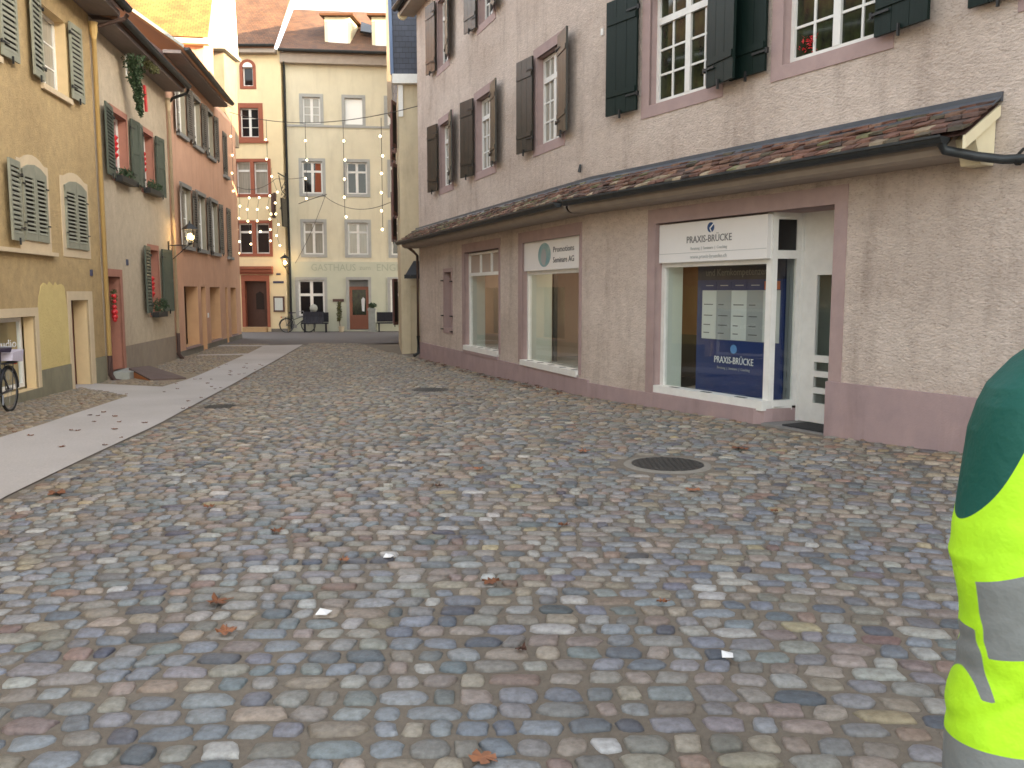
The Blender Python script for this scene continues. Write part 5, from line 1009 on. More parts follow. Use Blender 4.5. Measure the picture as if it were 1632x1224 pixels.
tn = thing('tan_house', (-4.6, 38, -.4), 'tall tan house with an overhanging upper storey right of the inn', 'house')
q = MB()
def bx(x0, x1, y0, y1, z0, z1): q.hexa([Vector(v) for v in ((x0, y0, z0), (x1, y0, z0), (x1, y1, z0), (x0, y1, z0), (x0, y0, z1), (x1, y0, z1), (x1, y1, z1), (x0, y1, z1))])
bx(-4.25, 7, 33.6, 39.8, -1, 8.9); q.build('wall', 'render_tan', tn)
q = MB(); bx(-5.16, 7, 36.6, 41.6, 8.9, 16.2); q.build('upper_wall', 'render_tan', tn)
q = MB(); bx(-5.2, 7.2, 36.5, 41.7, 16.2, 16.4); q.build('roof', 'tile_red', tn)
q = MB(); bx(-5.0, 7, 36.9, 39.9, 8.5, 8.9); q.build('corbel', 'cream_paint', tn)

# ================================================================== LAMPS, WIRES, LIGHTS
def lantern(base, out, label, sgn=1):
    """wrought iron wall bracket with a four sided lit lantern; base = wall point, out = lantern foot"""
    t = thing('wall_lantern', base, label, 'street lamp', 'lit wall lanterns')
    base = Vector(base); out = Vector(out); q = MB()
    q.tube([base, out], .018, 6); q.tube([base - Vector((0, 0, .48)), out - (out - base) * .05], .013, 6); q.tube([base + Vector((0, 0, .12)), base - Vector((0, 0, .55))], .022, 6); q.build('bracket', 'black_metal', t)
    c = out; q = MB()
    q.tube([c, c + Vector((0, 0, .06))], [.03, .09], 4); rb_, rt_ = .10, .19
    cor = []
    for k in range(4):
        an = math.pi / 4 + k * math.pi / 2; b_ = c + Vector((math.cos(an) * rb_, math.sin(an) * rb_, .07)); t_ = c + Vector((math.cos(an) * rt_, math.sin(an) * rt_, .44)); cor.append((b_, t_)); q.tube([b_, t_], .010, 5)
    q.tube([c + Vector((0, 0, .44)), c + Vector((0, 0, .47)), c + Vector((0, 0, .60)), c + Vector((0, 0, .62)), c + Vector((0, 0, .70))], [.25, .23, .07, .03, .012], 4); q.build('lantern_frame', 'black_metal', t)
    q = MB()
    for k in range(4): a_, b_ = cor[k], cor[(k + 1) % 4]; q.quad(a_[0], b_[0], b_[1], a_[1])
    q.build('glass', 'clear_glass', t); q = MB(); q.ball(c + Vector((0, 0, .25)), .065, 10, 8, (1, 1, 1.25)); q.build('light_bulb', 'lamp_glow', t, smooth=True)
    ll = bpy.data.lights.new('lantern_light', 'POINT'); ll.energy = 6; ll.color = (1, .66, .32); ll.shadow_soft_size = .08; lo = bpy.data.objects.new('lantern_light', ll); col.objects.link(lo); lo.location = c + Vector((0, 0, .25)); lo.parent = None
lantern(L.p(10.0, 2.93, .02), L.p(10.2, 2.96, .58), 'lit lantern on an iron bracket between the beige and the salmon house')
lantern((-11.1, 43.15, 2.9), (-11.15, 42.6, 2.78), 'lit lantern beside the grey downpipe left of the inn lettering')
# hanging inn sign, wrought iron
t_ = thing('hanging_sign', (-11.2, 43.1, 6), 'wrought iron hanging sign seen edge on beside the inn downpipe', 'sign')
q = MB(); q.tube([(-11.15, 43.15, 7.2), (-11.2, 42.0, 7.25)], .03, 6); q.tube([(-11.15, 43.15, 6.3), (-11.18, 42.5, 6.5), (-11.2, 42.1, 7.15)], .022, 6); q.tube([(-11.15, 43.15, 7.4), (-11.15, 43.15, 4.9)], .025, 6)
for k in range(4): q.tube([(-11.17 + .10 * math.sin(a * .7), 42.9 - .15 * k + .12 * math.cos(a * .7), 6.8 - .35 * k + .16 * math.sin(a * .7)) for a in range(9)], .014, 5)
q.build('bracket', 'black_metal', t_); q = MB()
q.hexa([Vector(v) for v in ((-11.13, 42.2, 4.75), (-11.07, 42.2, 4.75), (-11.07, 43.0, 4.75), (-11.13, 43.0, 4.75), (-11.16, 42.1, 6.1), (-11.08, 42.1, 6.1), (-11.08, 43.0, 6.1), (-11.16, 43.0, 6.1))]); q.build('sign_board', 'shutter_brown', t_)
q = MB(); q.hexa([Vector(v) for v in ((-11.72, 42.5, 5.2), (-11.62, 42.5, 5.2), (-11.62, 42.9, 5.2), (-11.72, 42.9, 5.2), (-11.72, 42.5, 6.3), (-11.55, 42.5, 6.4), (-11.55, 42.9, 6.4), (-11.7, 42.9, 6.3))]); q.build('figure', 'timber_dark', t_)
# light strings across the street
def sag(a, b, n, s_): return [Vector(a).lerp(Vector(b), k / n) - Vector((0, 0, s_ * 4 * (k / n) * (1 - k / n))) for k in range(n + 1)]
def bulb(p, parent, r=.034):
    q = MB(); q.ball(p, r, 8, 6, (1, 1, 1.1)); o = q.build('light_bulb', 'bulb', parent, smooth=True); return o
A0, A1 = (-2.49, 24.3, 6.7), (-11.55, 36.1, 8.9)
sl_ = thing('light_string_cable', A0, 'thin cable strung over the street from the corner house to the salmon house', 'cable')
q = MB(); q.tube(sag(A0, A1, 16, .45), .012, 5); q.build('cable', 'cable', sl_)
DR = [(-11.45, 36.0, 8.8, (7.98, 7.22, 6.5, 5.78), 'next to the salmon house'), (-9.18, 32.97, 8.05, (7.32, 6.61), 'before the cream house'), (-7.08, 30.2, 7.45, (6.81, 6.16, 5.54, 4.86), 'before the left windows of the inn'),
      (-5.36, 28.0, 7.0, (6.43, 5.84, 5.24, 4.67, 4.05), 'before the middle windows of the inn'), (-3.86, 26.03, 6.75, (6.23, 5.66, 5.15, 4.59, 4.06, 3.51), 'nearest the yellow house')]
for x, y, zt_, zs, lb in DR:
    t_ = thing('hanging_light_strand', (x, y, zt_), 'vertical strand of %d warm bulbs %s' % (len(zs), lb), 'light strand', 'light strands hanging from the street cable')
    q = MB(); q.tube([(x, y, zt_ - .05), (x, y, zs[-1])], .009, 4); q.build('wire', 'cable', t_)
    for z in zs: bulb((x + rnd.uniform(-.04, .04), y, z - .06), t_)
CL = [[(-11.99, 5.35), (-12.05, 4.83), (-12.13, 4.35), (-12.06, 3.81), (-12.1, 3.3)], [(-12.17, 5.2), (-12.17, 4.38)], [(-11.57, 5.71), (-11.67, 5.21), (-11.66, 4.7), (-11.57, 4.22), (-11.56, 3.7)], [(-11.13, 5.72), (-11.23, 5.21), (-11.25, 4.71), (-11.12, 4.25)],
      [(-10.66, 5.8), (-10.79, 5.28), (-10.63, 5.01), (-10.69, 4.79), (-10.68, 4.33), (-10.69, 3.84)], [(-10.55, 6.64), (-10.32, 5.96), (-10.43, 5.49), (-10.42, 5.01), (-10.31, 4.55), (-10.41, 4.07), (-10.28, 3.64)]]
nm_ = ['at the far left of', 'second from the left in', 'third from the left in', 'in the middle of', 'second from the right in', 'at the right end of']
for k, s_ in enumerate(CL):
    t_ = thing('light_curtain_strand', (s_[0][0], 38.5, s_[0][1] + .3), 'bulb strand %s the light curtain before the cream house' % nm_[k], 'light strand', 'light curtain before the cream house')
    q = MB(); q.tube([(s_[0][0], 38.5, 6.15 if k < 5 else 7.0)] + [(a_, 38.5, b_) for a_, b_ in s_], .008, 4); q.build('wire', 'cable', t_)
    for a_, b_ in s_: bulb((a_, 38.5, b_), t_, .040)
t_ = thing('light_curtain_cable', (-12, 38.5, 6.2), 'slack cable across the cream house front that carries the light curtain', 'cable')
q = MB(); q.tube(sag((-12.3, 38.4, 6.3), (-10.4, 38.6, 6.55), 10, .35) , .012, 5); q.tube(sag((-10.4, 38.6, 6.55), (-10.1, 43.0, 7.2), 4, .05), .012, 5); q.build('cable', 'cable', t_)
t_ = thing('sagging_cable', (-9, 42, 6), 'dark sagging cable before the middle storeys of the inn', 'cable')
q = MB(); q.tube(sag((-9.3, 42.9, 6.35), (-4.3, 33, 5.1), 18, .55), .013, 5); q.tube(sag((-10.5, 43, 5.9), (-9.0, 42.5, 6.3), 5, -.02), .02, 5); q.tube(sag((-9.1, 42.7, 6.3), (-10.75, 43, 3.0), 10, .2), .012, 5); q.build('cable', 'cable', t_)

# ================================================================== STREET FURNITURE BY THE INN
def bench(x, y, w_, label, rot=0.0):
    t = thing('bench', (x, y, g(x, y)), label, 'bench', 'dark benches before the inn'); z = g(x, y); B = Fr((x - w_ / 2, y), (1, .12), 1)
    q = MB(); q.box(B, 0, w_, z + .42, z + .48, -.0, .45); q.build('seat', 'bench_cloth', t); q = MB(); q.box(B, 0, w_, z + .50, z + .98, -.08, -.03); q.box(B, 0, w_, z + .86, z + .98, -.10, .0); q.build('backrest', 'bench_cloth', t)
    for s_ in (.08, w_ - .14):
        for d_ in (.02, .38): q = MB(); q.box(B, s_, s_ + .06, z, z + .42, d_, d_ + .05); q.build('leg', 'bench_cloth', t)
    return t
b1 = bench(-9.75, 42.75, 1.25, 'dark bench with a blanket over its back under the ground floor window of the inn'); bench(-6.1, 43.35, 1.4, 'dark bench right of the inn door, behind the stone column')
q = MB()
for k in range(16):
    a0, a1 = -10.3 + k * .0625, -10.3 + (k + 1) * .0625
    for (y0, z0), (y1, z1) in (((42.45, .05), (42.62, .35)), ((42.62, .35), (42.68, .62)), ((42.68, .62), (42.90, .60))):
        wv = .015 * math.sin(k * 1.9); q.quad((a0, y0 + wv, z0), (a1, y0 - wv, z0), (a1, y1 - wv, z1), (a0, y1 + wv, z1))
q.build('blanket', 'bench_cloth', None, org=(-9.8, 42.7, .3), label='dark blanket draped over the bench under the inn window', cat='blanket')
t_ = thing('globe_lamp', (-9.93, 43.2, .5), 'pale round globe lamp behind the draped bench', 'lamp'); q = MB(); q.ball((-9.93, 43.2, .78), .2, 14, 10); q.build('globe', 'stone_grey', t_, smooth=True); q = MB(); q.tube([(-9.93, 43.2, -.38), (-9.93, 43.2, .6)], .03); q.build('stand', 'black_metal', t_)
tp_ = thing('topiary', (-8.62, 43.1, -.4), 'slim brownish green climbing plant in a pale pot beside the inn door', 'plant'); q = MB()
for k in range(40): f_ = k / 40; q.leaves((-8.67 + rn.uniform(-.05, .05), 43.25, .15 + .95 * f_), (.10, .08, .06), 16, .045, rn)
q.build('foliage', 'foliage_dry', tp_); q = MB(); q.tube([(-8.62, 43.2, -.3), (-8.66, 43.25, .2)], .02); q.build('stem', 'timber_dark', tp_); q = MB(); q.tube([(-8.5, 42.9, -.4), (-8.5, 42.9, -.12)], [.10, .16], 12); q.build('pot', 'pot', tp_)
q = MB(); q.box(G, 1.86, 2.42, 1.10, 1.24, .02, .06); q.build('name_board', 'timber_dark', None, org=G.p(2.1, 1.1, 0), label='small dark name board on the wall above the climbing plant', cat='sign')
t_ = thing('stone_planter', (-7.0, 43.2, -.4), 'tall grey stone planter column with a small bush right of the inn door', 'planter'); q = MB()
for z0, z1, h_ in ((-.42, -.30, .21), (-.30, .66, .17), (.66, .78, .20)): bx(-7.0 - h_, -7.0 + h_, 43.2 - h_, 43.2 + h_, z0, z1)
q.build('column', 'stone_grey', t_); q = MB(); q.leaves((-6.98, 43.2, .92), (.22, .2, .14), 260, .05, rn); q.build('bush', 'foliage', t_)

def bicycle(origin, hd, label, scale=1.0, parts=True):
    """rear hub at the origin side, heading hd (unit xy) towards the front wheel"""
    t = thing('bicycle', origin, label, 'bicycle', None); o = Vector(origin); h = Vector((hd[0], hd[1], 0)).normalized(); sd_ = Vector((-h.y, h.x, 0)); r = .335
    def P(a, z, s_=0): return o + h * a + sd_ * s_ + Vector((0, 0, z))
    for nm, a in (('rear', 0), ('front', 1.05)):
        q = MB(); n = 36
        q.tube([P(a + math.cos(k * 2 * math.pi / n) * r, r + .01 + math.sin(k * 2 * math.pi / n) * r) for k in range(n + 1)], .021, 8, cap=False); wh = q.build('wheel', 'tyre', t, smooth=True)
        q = MB(); q.tube([P(a + math.cos(k * 2 * math.pi / n) * (r - .03), r + .01 + math.sin(k * 2 * math.pi / n) * (r - .03)) for k in range(n + 1)], .010, 6, cap=False)
        for k in range(18): an = k * math.pi / 9; q.tube([P(a, r + .01, .02 * (-1) ** k), P(a + math.cos(an) * (r - .03), r + .01 + math.sin(an) * (r - .03))], .0018, 4)
        q.tube([P(a, r + .01, -.04), P(a, r + .01, .04)], .025, 8); q.build('spokes_and_rim', 'rim', wh)
        q = MB(); q.tube([P(a + math.cos(k * math.pi / 14) * (r + .035), r + .01 + math.sin(k * math.pi / 14) * (r + .035)) for k in range(2, 15)], .022, 6, cap=False, sy=.5); q.build('mudguard', 'bike_frame', t)
    q = MB()
    for a_, b_ in (((0, r), (.42, .30)), ((.42, .30), (.30, .80)), ((0, r), (.32, .72)), ((.42, .30), (.90, .70)), ((.33, .62), (.88, .82)), ((.88, .95), (1.05, r))): q.tube([P(*a_), P(*b_)], .016, 8)
    q.build('frame', 'bike_frame', t)
    q = MB(); q.tube([P(.86, .82), P(.84, 1.02), P(.80, 1.04, .0)], .014, 6); q.tube([P(.66, 1.04, .30), P(.80, 1.05, .15), P(.82, 1.05, 0), P(.80, 1.05, -.15), P(.66, 1.04, -.30)], .013, 6); q.build('handlebar', 'rim', t)
    q = MB(); q.hexa([P(.15, .93, .11), P(.15, .93, -.11), P(.45, .95, -.03), P(.45, .95, .03), P(.12, 1.0, .12), P(.12, 1.0, -.12), P(.46, .985, -.025), P(.46, .985, .025)]); q.tube([P(.29, .78), P(.27, .94)], .015, 6); q.build('saddle', 'saddle_navy', t)
    q = MB(); q.box(Fr((P(-.22, 0).x, P(-.22, 0).y), (h.x, h.y), 1), 0, .42, o.z + .745, o.z + .765, -.07, .07); q.tube([P(-.05, .75, .06), P(0, r, .05)], .008, 5); q.tube([P(-.05, .75, -.06), P(0, r, -.05)], .008, 5); q.build('luggage_rack', 'bike_frame', t)
    q = MB(); q.hexa([P(-.27, .72, .04), P(-.27, .72, -.04), P(-.23, .72, -.04), P(-.23, .72, .04), P(-.27, .78, .04), P(-.27, .78, -.04), P(-.23, .78, -.04), P(-.23, .78, .04)]); q.build('rear_light', 'reflector', t)
    q = MB(); q.tube([P(.42, .30, .06), P(.50, .16, .08)], .012, 6); q.tube([P(.42, .30, -.06), P(.34, .44, -.08)], .012, 6); q.tube([P(.42, .30, -.03), P(.42, .30, -.035)], .09, 16); q.build('crank', 'rim', t)
    return t, P
bo = L.p(-2.05, 0, .42); bt, BP = bicycle((bo.x, bo.y, g(bo.x, bo.y)), (-L.t[0] + .05, -L.t[1]), 'black bicycle with a navy saddle parked before the ochre house shop window')
q = MB()
q.hexa([BP(-.26, .76, .13), BP(-.26, .76, -.13), BP(.14, .80, -.12), BP(.14, .80, .12), BP(-.30, .95, .14), BP(-.30, .95, -.14), BP(.10, .92, -.12), BP(.10, .92, .12)]); q.build('rack_bag', 'bag_lilac', None, org=BP(-.05, .76), label='lilac and navy bag strapped on the rack of the bicycle by the shop window', cat='bag')
bicycle((-11.15, 42.6, g(-11, 42.6)), (1, .12), 'black bicycle leaning left of the draped bench before the inn')

# ================================================================== ON THE GROUND
def cover(x, y, r, label, ring=True):
    t = thing('manhole_cover', (x, y, g(x, y)), label, 'manhole cover', 'manhole covers in the street'); z = g(x, y) + .006
    if ring:
        q = MB(); n = 40
        for k in range(n):
            a0, a1 = 2 * math.pi * k / n, 2 * math.pi * (k + 1) / n; r1 = r + .085
            q.quad((x + math.cos(a0) * r, y + math.sin(a0) * r, z), (x + math.cos(a1) * r, y + math.sin(a1) * r, z), (x + math.cos(a1) * r1, y + math.sin(a1) * r1, z - .012), (x + math.cos(a0) * r1, y + math.sin(a0) * r1, z - .012))
        q.build('ring', 'cover_ring', t)
    q = MB(); q.tube([(x, y, z - .03), (x, y, z + .001)], r - .006, 40)
    q.build('lid', 'iron_cover', t)
    q = MB(); st = .05; F_ = Fr((x, y), (1, 0), 1); k = -int(r / st)
    while k * st < r:
        ln = math.sqrt(max(0, (r * .9) ** 2 - (k * st) ** 2))
        if ln > .03:
            for m_ in range(-int(ln / .05), int(ln / .05) + 1): q.box(F_, k * st - .012, k * st + .012, z + .0012, z + .007, m_ * .05 - .018, m_ * .05 + .018)
        k += 1
    q.build('tread_pattern', 'iron_cover', t)
cover(1.45, 7.89, .335, 'round iron manhole cover with pale stone ring near the entrance'); cover(-1.44, 15.0, .33, 'round iron manhole cover in the middle of the street'); cover(-4.76, 13.9, .25, 'round iron manhole cover at the edge of the pale pavement', False)

def leaf_mesh(x, y, r, rot, m, nm='fallen_leaf', rn=rnd, curl=.03, base=.02, lobes=5, **pr):
    z = g(x, y) + base; v = [(x, y, z + .004)]; q = MB(); n = lobes * 4
    for k in range(n):
        a = 2 * math.pi * k / n; rr = r * (.55 + .45 * abs(math.cos(a * lobes / 2)) ** .7) * rn.uniform(.8, 1.1); v.append((x + math.cos(a + rot) * rr, y + math.sin(a + rot) * rr, z + curl * rr / r * rn.uniform(-.1, 1) * (1 if k % 3 else .3)))
    q.v = v; q.f = [(0, 1 + k, 1 + (k + 1) % n) for k in range(n)]
    q.tube([(x - math.cos(rot) * r * .3, y - math.sin(rot) * r * .3, z + .004), (x - math.cos(rot) * r * 1.25, y - math.sin(rot) * r * 1.25, z + .012)], .0025, 4)
    return q.build(nm, m, None, org=(x, y, z), **pr)
NL = [(-1.0, 4.95, .055, 'leaf_orange'), (-.12, 4.57, .07, 'leaf_brown'), (-1.52, 4.29, .09, 'leaf_brown'), (-1.34, 3.88, .07, 'leaf_orange'), (.71, 8.46, .10, 'leaf_orange'), (1.45, 6.76, .09, 'leaf_orange'), (-.3, 7.58, .07, 'leaf_orange'), (-1.58, 5.62, .06, 'leaf_brown'), (2.32, 8.6, .14, 'leaf_brown'), (-.1, 2.78, .075, 'leaf_orange'), (.35, 5.71, .05, 'leaf_brown'), (.77, 4.26, .045, 'leaf_orange'), (-3.93, 7.27, .12, 'leaf_brown'), (.04, 3.67, .04, 'leaf_dark'), (-2.3, 6.4, .06, 'leaf_brown'), (-.6, 6.9, .05, 'leaf_dark'), (1.9, 6.1, .05, 'leaf_brown')]
for x, y, r, m in NL: leaf_mesh(x, y, r * .72, rnd.uniform(0, 6), m, label='curled brown or orange dead leaf lying on the cobbles of the open street', cat='leaf', group='dead leaves on the cobbles')
rl = random.Random(31); cnt = 0
for _ in range(400):
    if cnt > 62: break
    y = rl.uniform(7.5, 24) ** 1.0; xr_ = xr_strip(y); x = rl.uniform(xr_ - 1.9, xr_ - .03)
    if rl.random() < .12: x = xr_ - rl.uniform(-.12, .25)
    leaf_mesh(x, y, rl.uniform(.024, .046), rl.uniform(0, 6), 'leaf_dark' if rl.random() < .12 else 'leaf_brown', base=.014, curl=.02, rn=rl, label='small dark dead leaf lying on the pale concrete pavement', cat='leaf', group='dead leaves on the pavement'); cnt += 1
for k in range(46):
    s_ = rl.uniform(.3, 10.8); d_ = rl.uniform(.06, .5) ** 1.3 + .05; p_ = F.p(s_, 0, d_); leaf_mesh(p_.x, p_.y, rl.uniform(.03, .07), rl.uniform(0, 6), rl.choice(('leaf_dark', 'leaf_brown', 'leaf_brown')), rn=rl, base=.018, label='brown dead leaf drifted against the foot of the corner house', cat='leaf', group='dead leaves along the corner house')
for x, y, r, lb in ((-.74, 5.01, .04, 'small square white paper scrap on the cobbles'), (-.93, 4.10, .05, 'crumpled white paper scrap on the cobbles beside an orange leaf'), (.94, 3.60, .04, 'white triangular paper scrap in the right foreground')):
    z = g(x, y) + .022; r *= .72; q = MB(); q.hexa([Vector((x - r, y - r * .7, z)), Vector((x + r * .6, y - r, z + .004)), Vector((x + r, y + r * .8, z)), Vector((x - r * .7, y + r, z + .01)), Vector((x - r, y - r * .7, z + .003)), Vector((x + r * .6, y - r, z + .007)), Vector((x + r, y + r * .8, z + .003)), Vector((x - r * .7, y + r, z + .013))]); q.build('paper_scrap', 'litter_white', None, org=(x, y, z), label=lb, cat='litter')

# ================================================================== PERSON (only an elbow reaches into the picture)
def skinmesh(name, verts, edges, rads, m, parent=None, lvl=2, org=(0, 0, 0), root=0, **pr):
    me = bpy.data.meshes.new(name); o3 = Vector(org) if parent is None else ORG[parent.name]
    me.from_pydata([tuple(Vector(v) - o3) for v in verts], edges, []); o = bpy.data.objects.new(name, me); col.objects.link(o); ORG[o.name] = o3
    me.materials.append(M[m]); sk = o.modifiers.new('skin', 'SKIN'); sk.use_smooth_shade = True
    for k, r in enumerate(rads): me.skin_vertices[0].data[k].radius = (r, r) if not isinstance(r, tuple) else r; me.skin_vertices[0].data[k].use_root = (k == root)
    su = o.modifiers.new('sub', 'SUBSURF'); su.levels = lvl; su.render_levels = lvl
    if parent is None: o.location = o3
    else: o.parent = parent
    return props(o, **pr)
PX, PY = 1.235, 1.66
def person():
    V = []; E_ = []; Rd = []
    def add(p, r, par=None):
        V.append(p); Rd.append(r)
        if par is not None: E_.append((par, len(V) - 1))
        return len(V) - 1
    pel = add((PX, PY, .95), .135); sp = add((PX, PY, 1.15), .125, pel); ch = add((PX, PY, 1.34), .14, sp); nk = add((PX, PY, 1.50), .06, ch); hd0 = add((PX, PY + .01, 1.60), .075, nk); hd1 = add((PX, PY + .02, 1.70), .095, hd0); hd2 = add((PX, PY + .02, 1.78), .06, hd1)
    nose = add((PX, PY + .125, 1.665), .012, hd1)
    for sx in (-1, 1):
        sh = add((PX + sx * .17, PY, 1.42), .07, ch)
        if sx < 0: el = add((PX - .255, PY - .02, 1.13), .042, sh); wr = add((PX - .25, PY - .02, .80), .028, el); dv = Vector((0, 0, -.10))
        else: el = add((PX + .27, PY, 1.12), .042, sh); wr = add((PX + .27, PY + .08, .88), .028, el); dv = Vector((0, .02, -.10))
        pw = Vector(V[wr]); pm = add(tuple(pw + dv * .7), .034, wr)
        for k in range(4):
            of = Vector((0, (k - 1.5) * .022, 0)) ; b0 = pw + dv * 1.05 + of; L_ = (.9, 1, .95, .75)[k] * .035
            i1 = add(tuple(b0), .010, pm); i2 = add(tuple(b0 + dv.normalized() * L_), .009, i1); add(tuple(b0 + dv.normalized() * L_ * 1.7 + Vector((-sx * .02, 0, 0))), .0075, i2)
        t1 = add(tuple(pw + dv * .5 + Vector((-sx * .01, .045, 0))), .011, pm); add(tuple(pw + dv * .8 + Vector((-sx * .02, .06, -.01))), .009, t1)
        hp = add((PX + sx * .10, PY, .88), .10, pel); kn = add((PX + sx * .11, PY + .02, .48), .058, hp); an = add((PX + sx * .11, PY, .10), .04, kn); add((PX + sx * .12, PY + .16, .035), .035, an)
    b = skinmesh('person', V, E_, Rd, 'skin', None, org=(PX, PY, 0.02), label='person in a yellow reflective jacket and dark green sleeves standing at the right edge', cat='person')
    # hair, trousers, boots
    q = MB(); q.ball((PX, PY - .015, 1.725), .115, 16, 12, (.92, 1.0, 1.0)); h = q.build('hair', 'hair', b, smooth=True)
    for v in h.data.vertices:
        if v.co.y + ORG['person'].y > PY + .055 and v.co.z + .02 < 1.755: v.co.y = PY + .05 - ORG['person'].y
    q = MB()
    for sx in (-1, 1): q.ball((PX + sx * .035, PY + .108, 1.70), .012, 8, 6)
    q.build('eyes', 'text_white', b); q = MB(); q.tube([(PX - .025, PY + .112, 1.632), (PX + .025, PY + .112, 1.632)], .006, 6); q.build('mouth', 'door_red', b)
    for nm, pts, rd in (('trousers', 1, None),):
        q = MB()
        for sx in (-1, 1): q.tube([(PX + sx * .075, PY, 1.0), (PX + sx * .10, PY, .85), (PX + sx * .115, PY + .02, .48), (PX + sx * .115, PY, .14), (PX + sx * .115, PY + .01, .09)], [.135, .125, .088, .078, .08], 16)
        q.build('trousers', 'trousers', b, smooth=True)
    for sx in (-1, 1):
        q = MB(); q.ball((PX + sx * .118, PY + .06, .055), .06, 12, 8, (.85, 2.3, 1)); q.build('boot', 'boot', b, smooth=True)
    # green under-sleeve and collar
    def loft(name, rings, m, n=28, cl=None, mats=None, par=b, fold=0.0, seed=0):
        rf = random.Random(seed); ph = [rf.uniform(0, 6) for _ in range(6)]
        q = MB(); nr = len(rings)
        for k, (cx, cy, cz, rx, ry, tl) in enumerate(rings):
            for j in range(n):
                a = 2 * math.pi * j / n; fo = 1 + fold * (math.sin(3 * a + cz * 9 + ph[0]) * .6 + math.sin(cz * 17 + 2 * a + ph[1]) * .5 + abs(math.sin(2 * a - cz * 12 + ph[2])) * .5)
                if name == 'jacket_sleeve' and n > 50:     # sharp creases running out from the elbow
                    for cz0, k_, am, wd in ((1.10, 1.6, .022, .016), (1.06, -2.2, .020, .014), (1.20, -1.8, .014, .018), (.90, -2.4, .026, .016), (.80, 2.2, .018, .016)):
                        u_ = (cz + (math.cos(a) * .11) * k_ * .5 + math.sin(a * 2 + k_) * .02 - cz0) / wd; fo += -am * math.exp(-u_ * u_) + am * .6 * math.exp(-(u_ - 2.2) ** 2)
                x = math.cos(a) * rx * fo; y = math.sin(a) * ry * fo; q.v.append((cx + x, cy + y, cz + tl * x))
        for k in range(nr - 1):
            for j in range(n):
                q.f.append((k * n + j, k * n + (j + 1) % n, (k + 1) * n + (j + 1) % n, (k + 1) * n + j))
                if cl: 
                    vs = [q.v[i] for i in q.f[-1]]; cx_ = sum(v[0] for v in vs) / 4; cz_ = sum(v[2] for v in vs) / 4; cy_ = sum(v[1] for v in vs) / 4; q.c.append(cl(cx_, cy_, cz_))
        return q.build(name, mats or m, par, smooth=True)
    def interp(keys, n):
        out = []; 
        for k in range(n):
            t = k / (n - 1) * (len(keys) - 1); i = min(int(t), len(keys) - 2); f_ = t - i
            out.append(tuple(a + (b_ - a) * f_ for a, b_ in zip(keys[i], keys[i + 1])))
        return out
    # jacket sleeve silhouette (left edge x at height z) measured on the figure
    kt = [(PX, PY, 1.56, .06, .06, 0), (PX, PY, 1.53, .11, .09, 0), (PX, PY, 1.48, .20, .11, 0), (PX, PY, 1.40, .235, .13, 0), (PX, PY, 1.25, .23, .145, 0), (PX, PY, 1.05, .215, .15, 0), (PX, PY, .85, .225, .16, 0), (PX, PY, .70, .235, .165, 0)]
    def torso_c(x, y, z): return 0 if z > 1.34 else (1 if (1.0 < z < 1.075 or .80 < z < .87) else 2)
    loft('jacket', interp(kt, 40), None, n=40, cl=torso_c, mats=['fabric_green', 'reflective', 'hivis'], fold=.02, seed=4)
    ks = [(1.13, 1.62, 1.555, .03, .04, .2), (1.105, 1.615, 1.54, .095, .08, .3), (1.065, 1.61, 1.502, .120, .095, .3), (1.022, 1.605, 1.452, .122, .10, .25), (.998, 1.60, 1.405, .117, .10, .15), (.982, 1.60, 1.35, .114, .10, .1), (.975, 1.595, 1.28, .115, .10, .15), (.974, 1.59, 1.21, .119, .105, .3),
          (.970, 1.585, 1.155, .126, .110, .4), (.968, 1.58, 1.09, .117, .107, .25), (.975, 1.585, 1.03, .112, .102, .22), (.98, 1.59, .96, .110, .10, .2), (.985, 1.60, .90, .112, .10, .2), (.98, 1.61, .84, .118, .10, .2), (.98, 1.61, .76, .120, .105, .1), (.98, 1.61, .66, .120, .10, .1), (.98, 1.61, .58, .11, .09, .1)]
    def slv(x, y, z):
        a_ = min(z - (.918 + .25 * (x - .883)), (1.066 + .5 * (x - .853)) - z, x - (.858 + (1.056 - z) * .22))
        b_ = min(z - .63, .738 - z)
        c_ = min(.970 - z, z - .835, .009 - abs(x - (.862 + (.96 - z) * .25)))
        return max(a_, b_, c_)
    js = loft('jacket_sleeve', interp(ks, 260), 'hivis_band', n=96, fold=.036, seed=7)
    rt_ = ORG[js.name]; ay = js.data.attributes.new('yoke', 'FLOAT', 'POINT')
    ay.data.foreach_set('value', [v.co.z + rt_.z - (1.195 + 2.3 * (v.co.x + rt_.x - .862) + .010 * math.sin((v.co.x + rt_.x) * 55)) for v in js.data.vertices])
    at = js.data.attributes.new('band', 'FLOAT', 'POINT')
    at.data.foreach_set('value', [slv(v.co.x + rt_.x, v.co.y + rt_.y, v.co.z + rt_.z) for v in js.data.vertices])
    ks2 = [(PX + .17, PY, 1.46, .08, .09, 0), (PX + .23, PY, 1.35, .10, .095, 0), (PX + .27, PY, 1.12, .085, .085, 0), (PX + .275, PY + .05, .92, .075, .08, 0)]
    loft('jacket_sleeve', interp(ks2, 20), None, n=24, cl=lambda x, y, z: 1 if 1.0 < z < 1.07 else 0, mats=['hivis', 'reflective'], fold=.02, seed=8)
person()
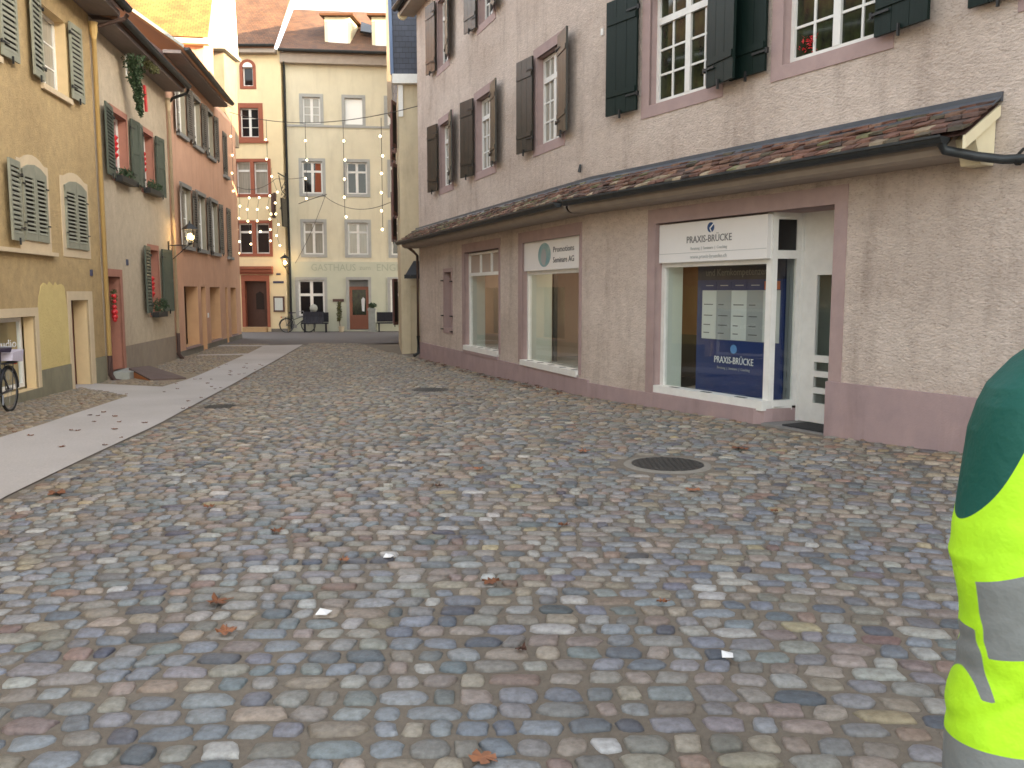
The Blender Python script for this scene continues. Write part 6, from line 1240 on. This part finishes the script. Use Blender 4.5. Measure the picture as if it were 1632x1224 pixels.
# ================================================================== UNSEEN BLOCK BEHIND THE CAMERA'S RIGHT (added to shade the street)
bh = thing('shade_house', (14, 4, -.2), 'unseen plain house block added beyond the pink corner house for shade', 'house')
q = MB(); bx(12, 19, -12, 12, -1, 12); q.build('wall', 'render_tan', bh); q = MB()
for a_, b_ in (((11.5, 12.0), (15.5, 15.0)), ((19.5, 12.0), (15.5, 15.0))): q.quad((a_[0], -12.4, a_[1]), (a_[0], 12.4, a_[1]), (b_[0], 12.4, b_[1]), (b_[0], -12.4, b_[1])); q.uv += [(0, 0), (24, 0), (24, 5), (0, 5)]
q.build('roof', 'tile_red', bh)
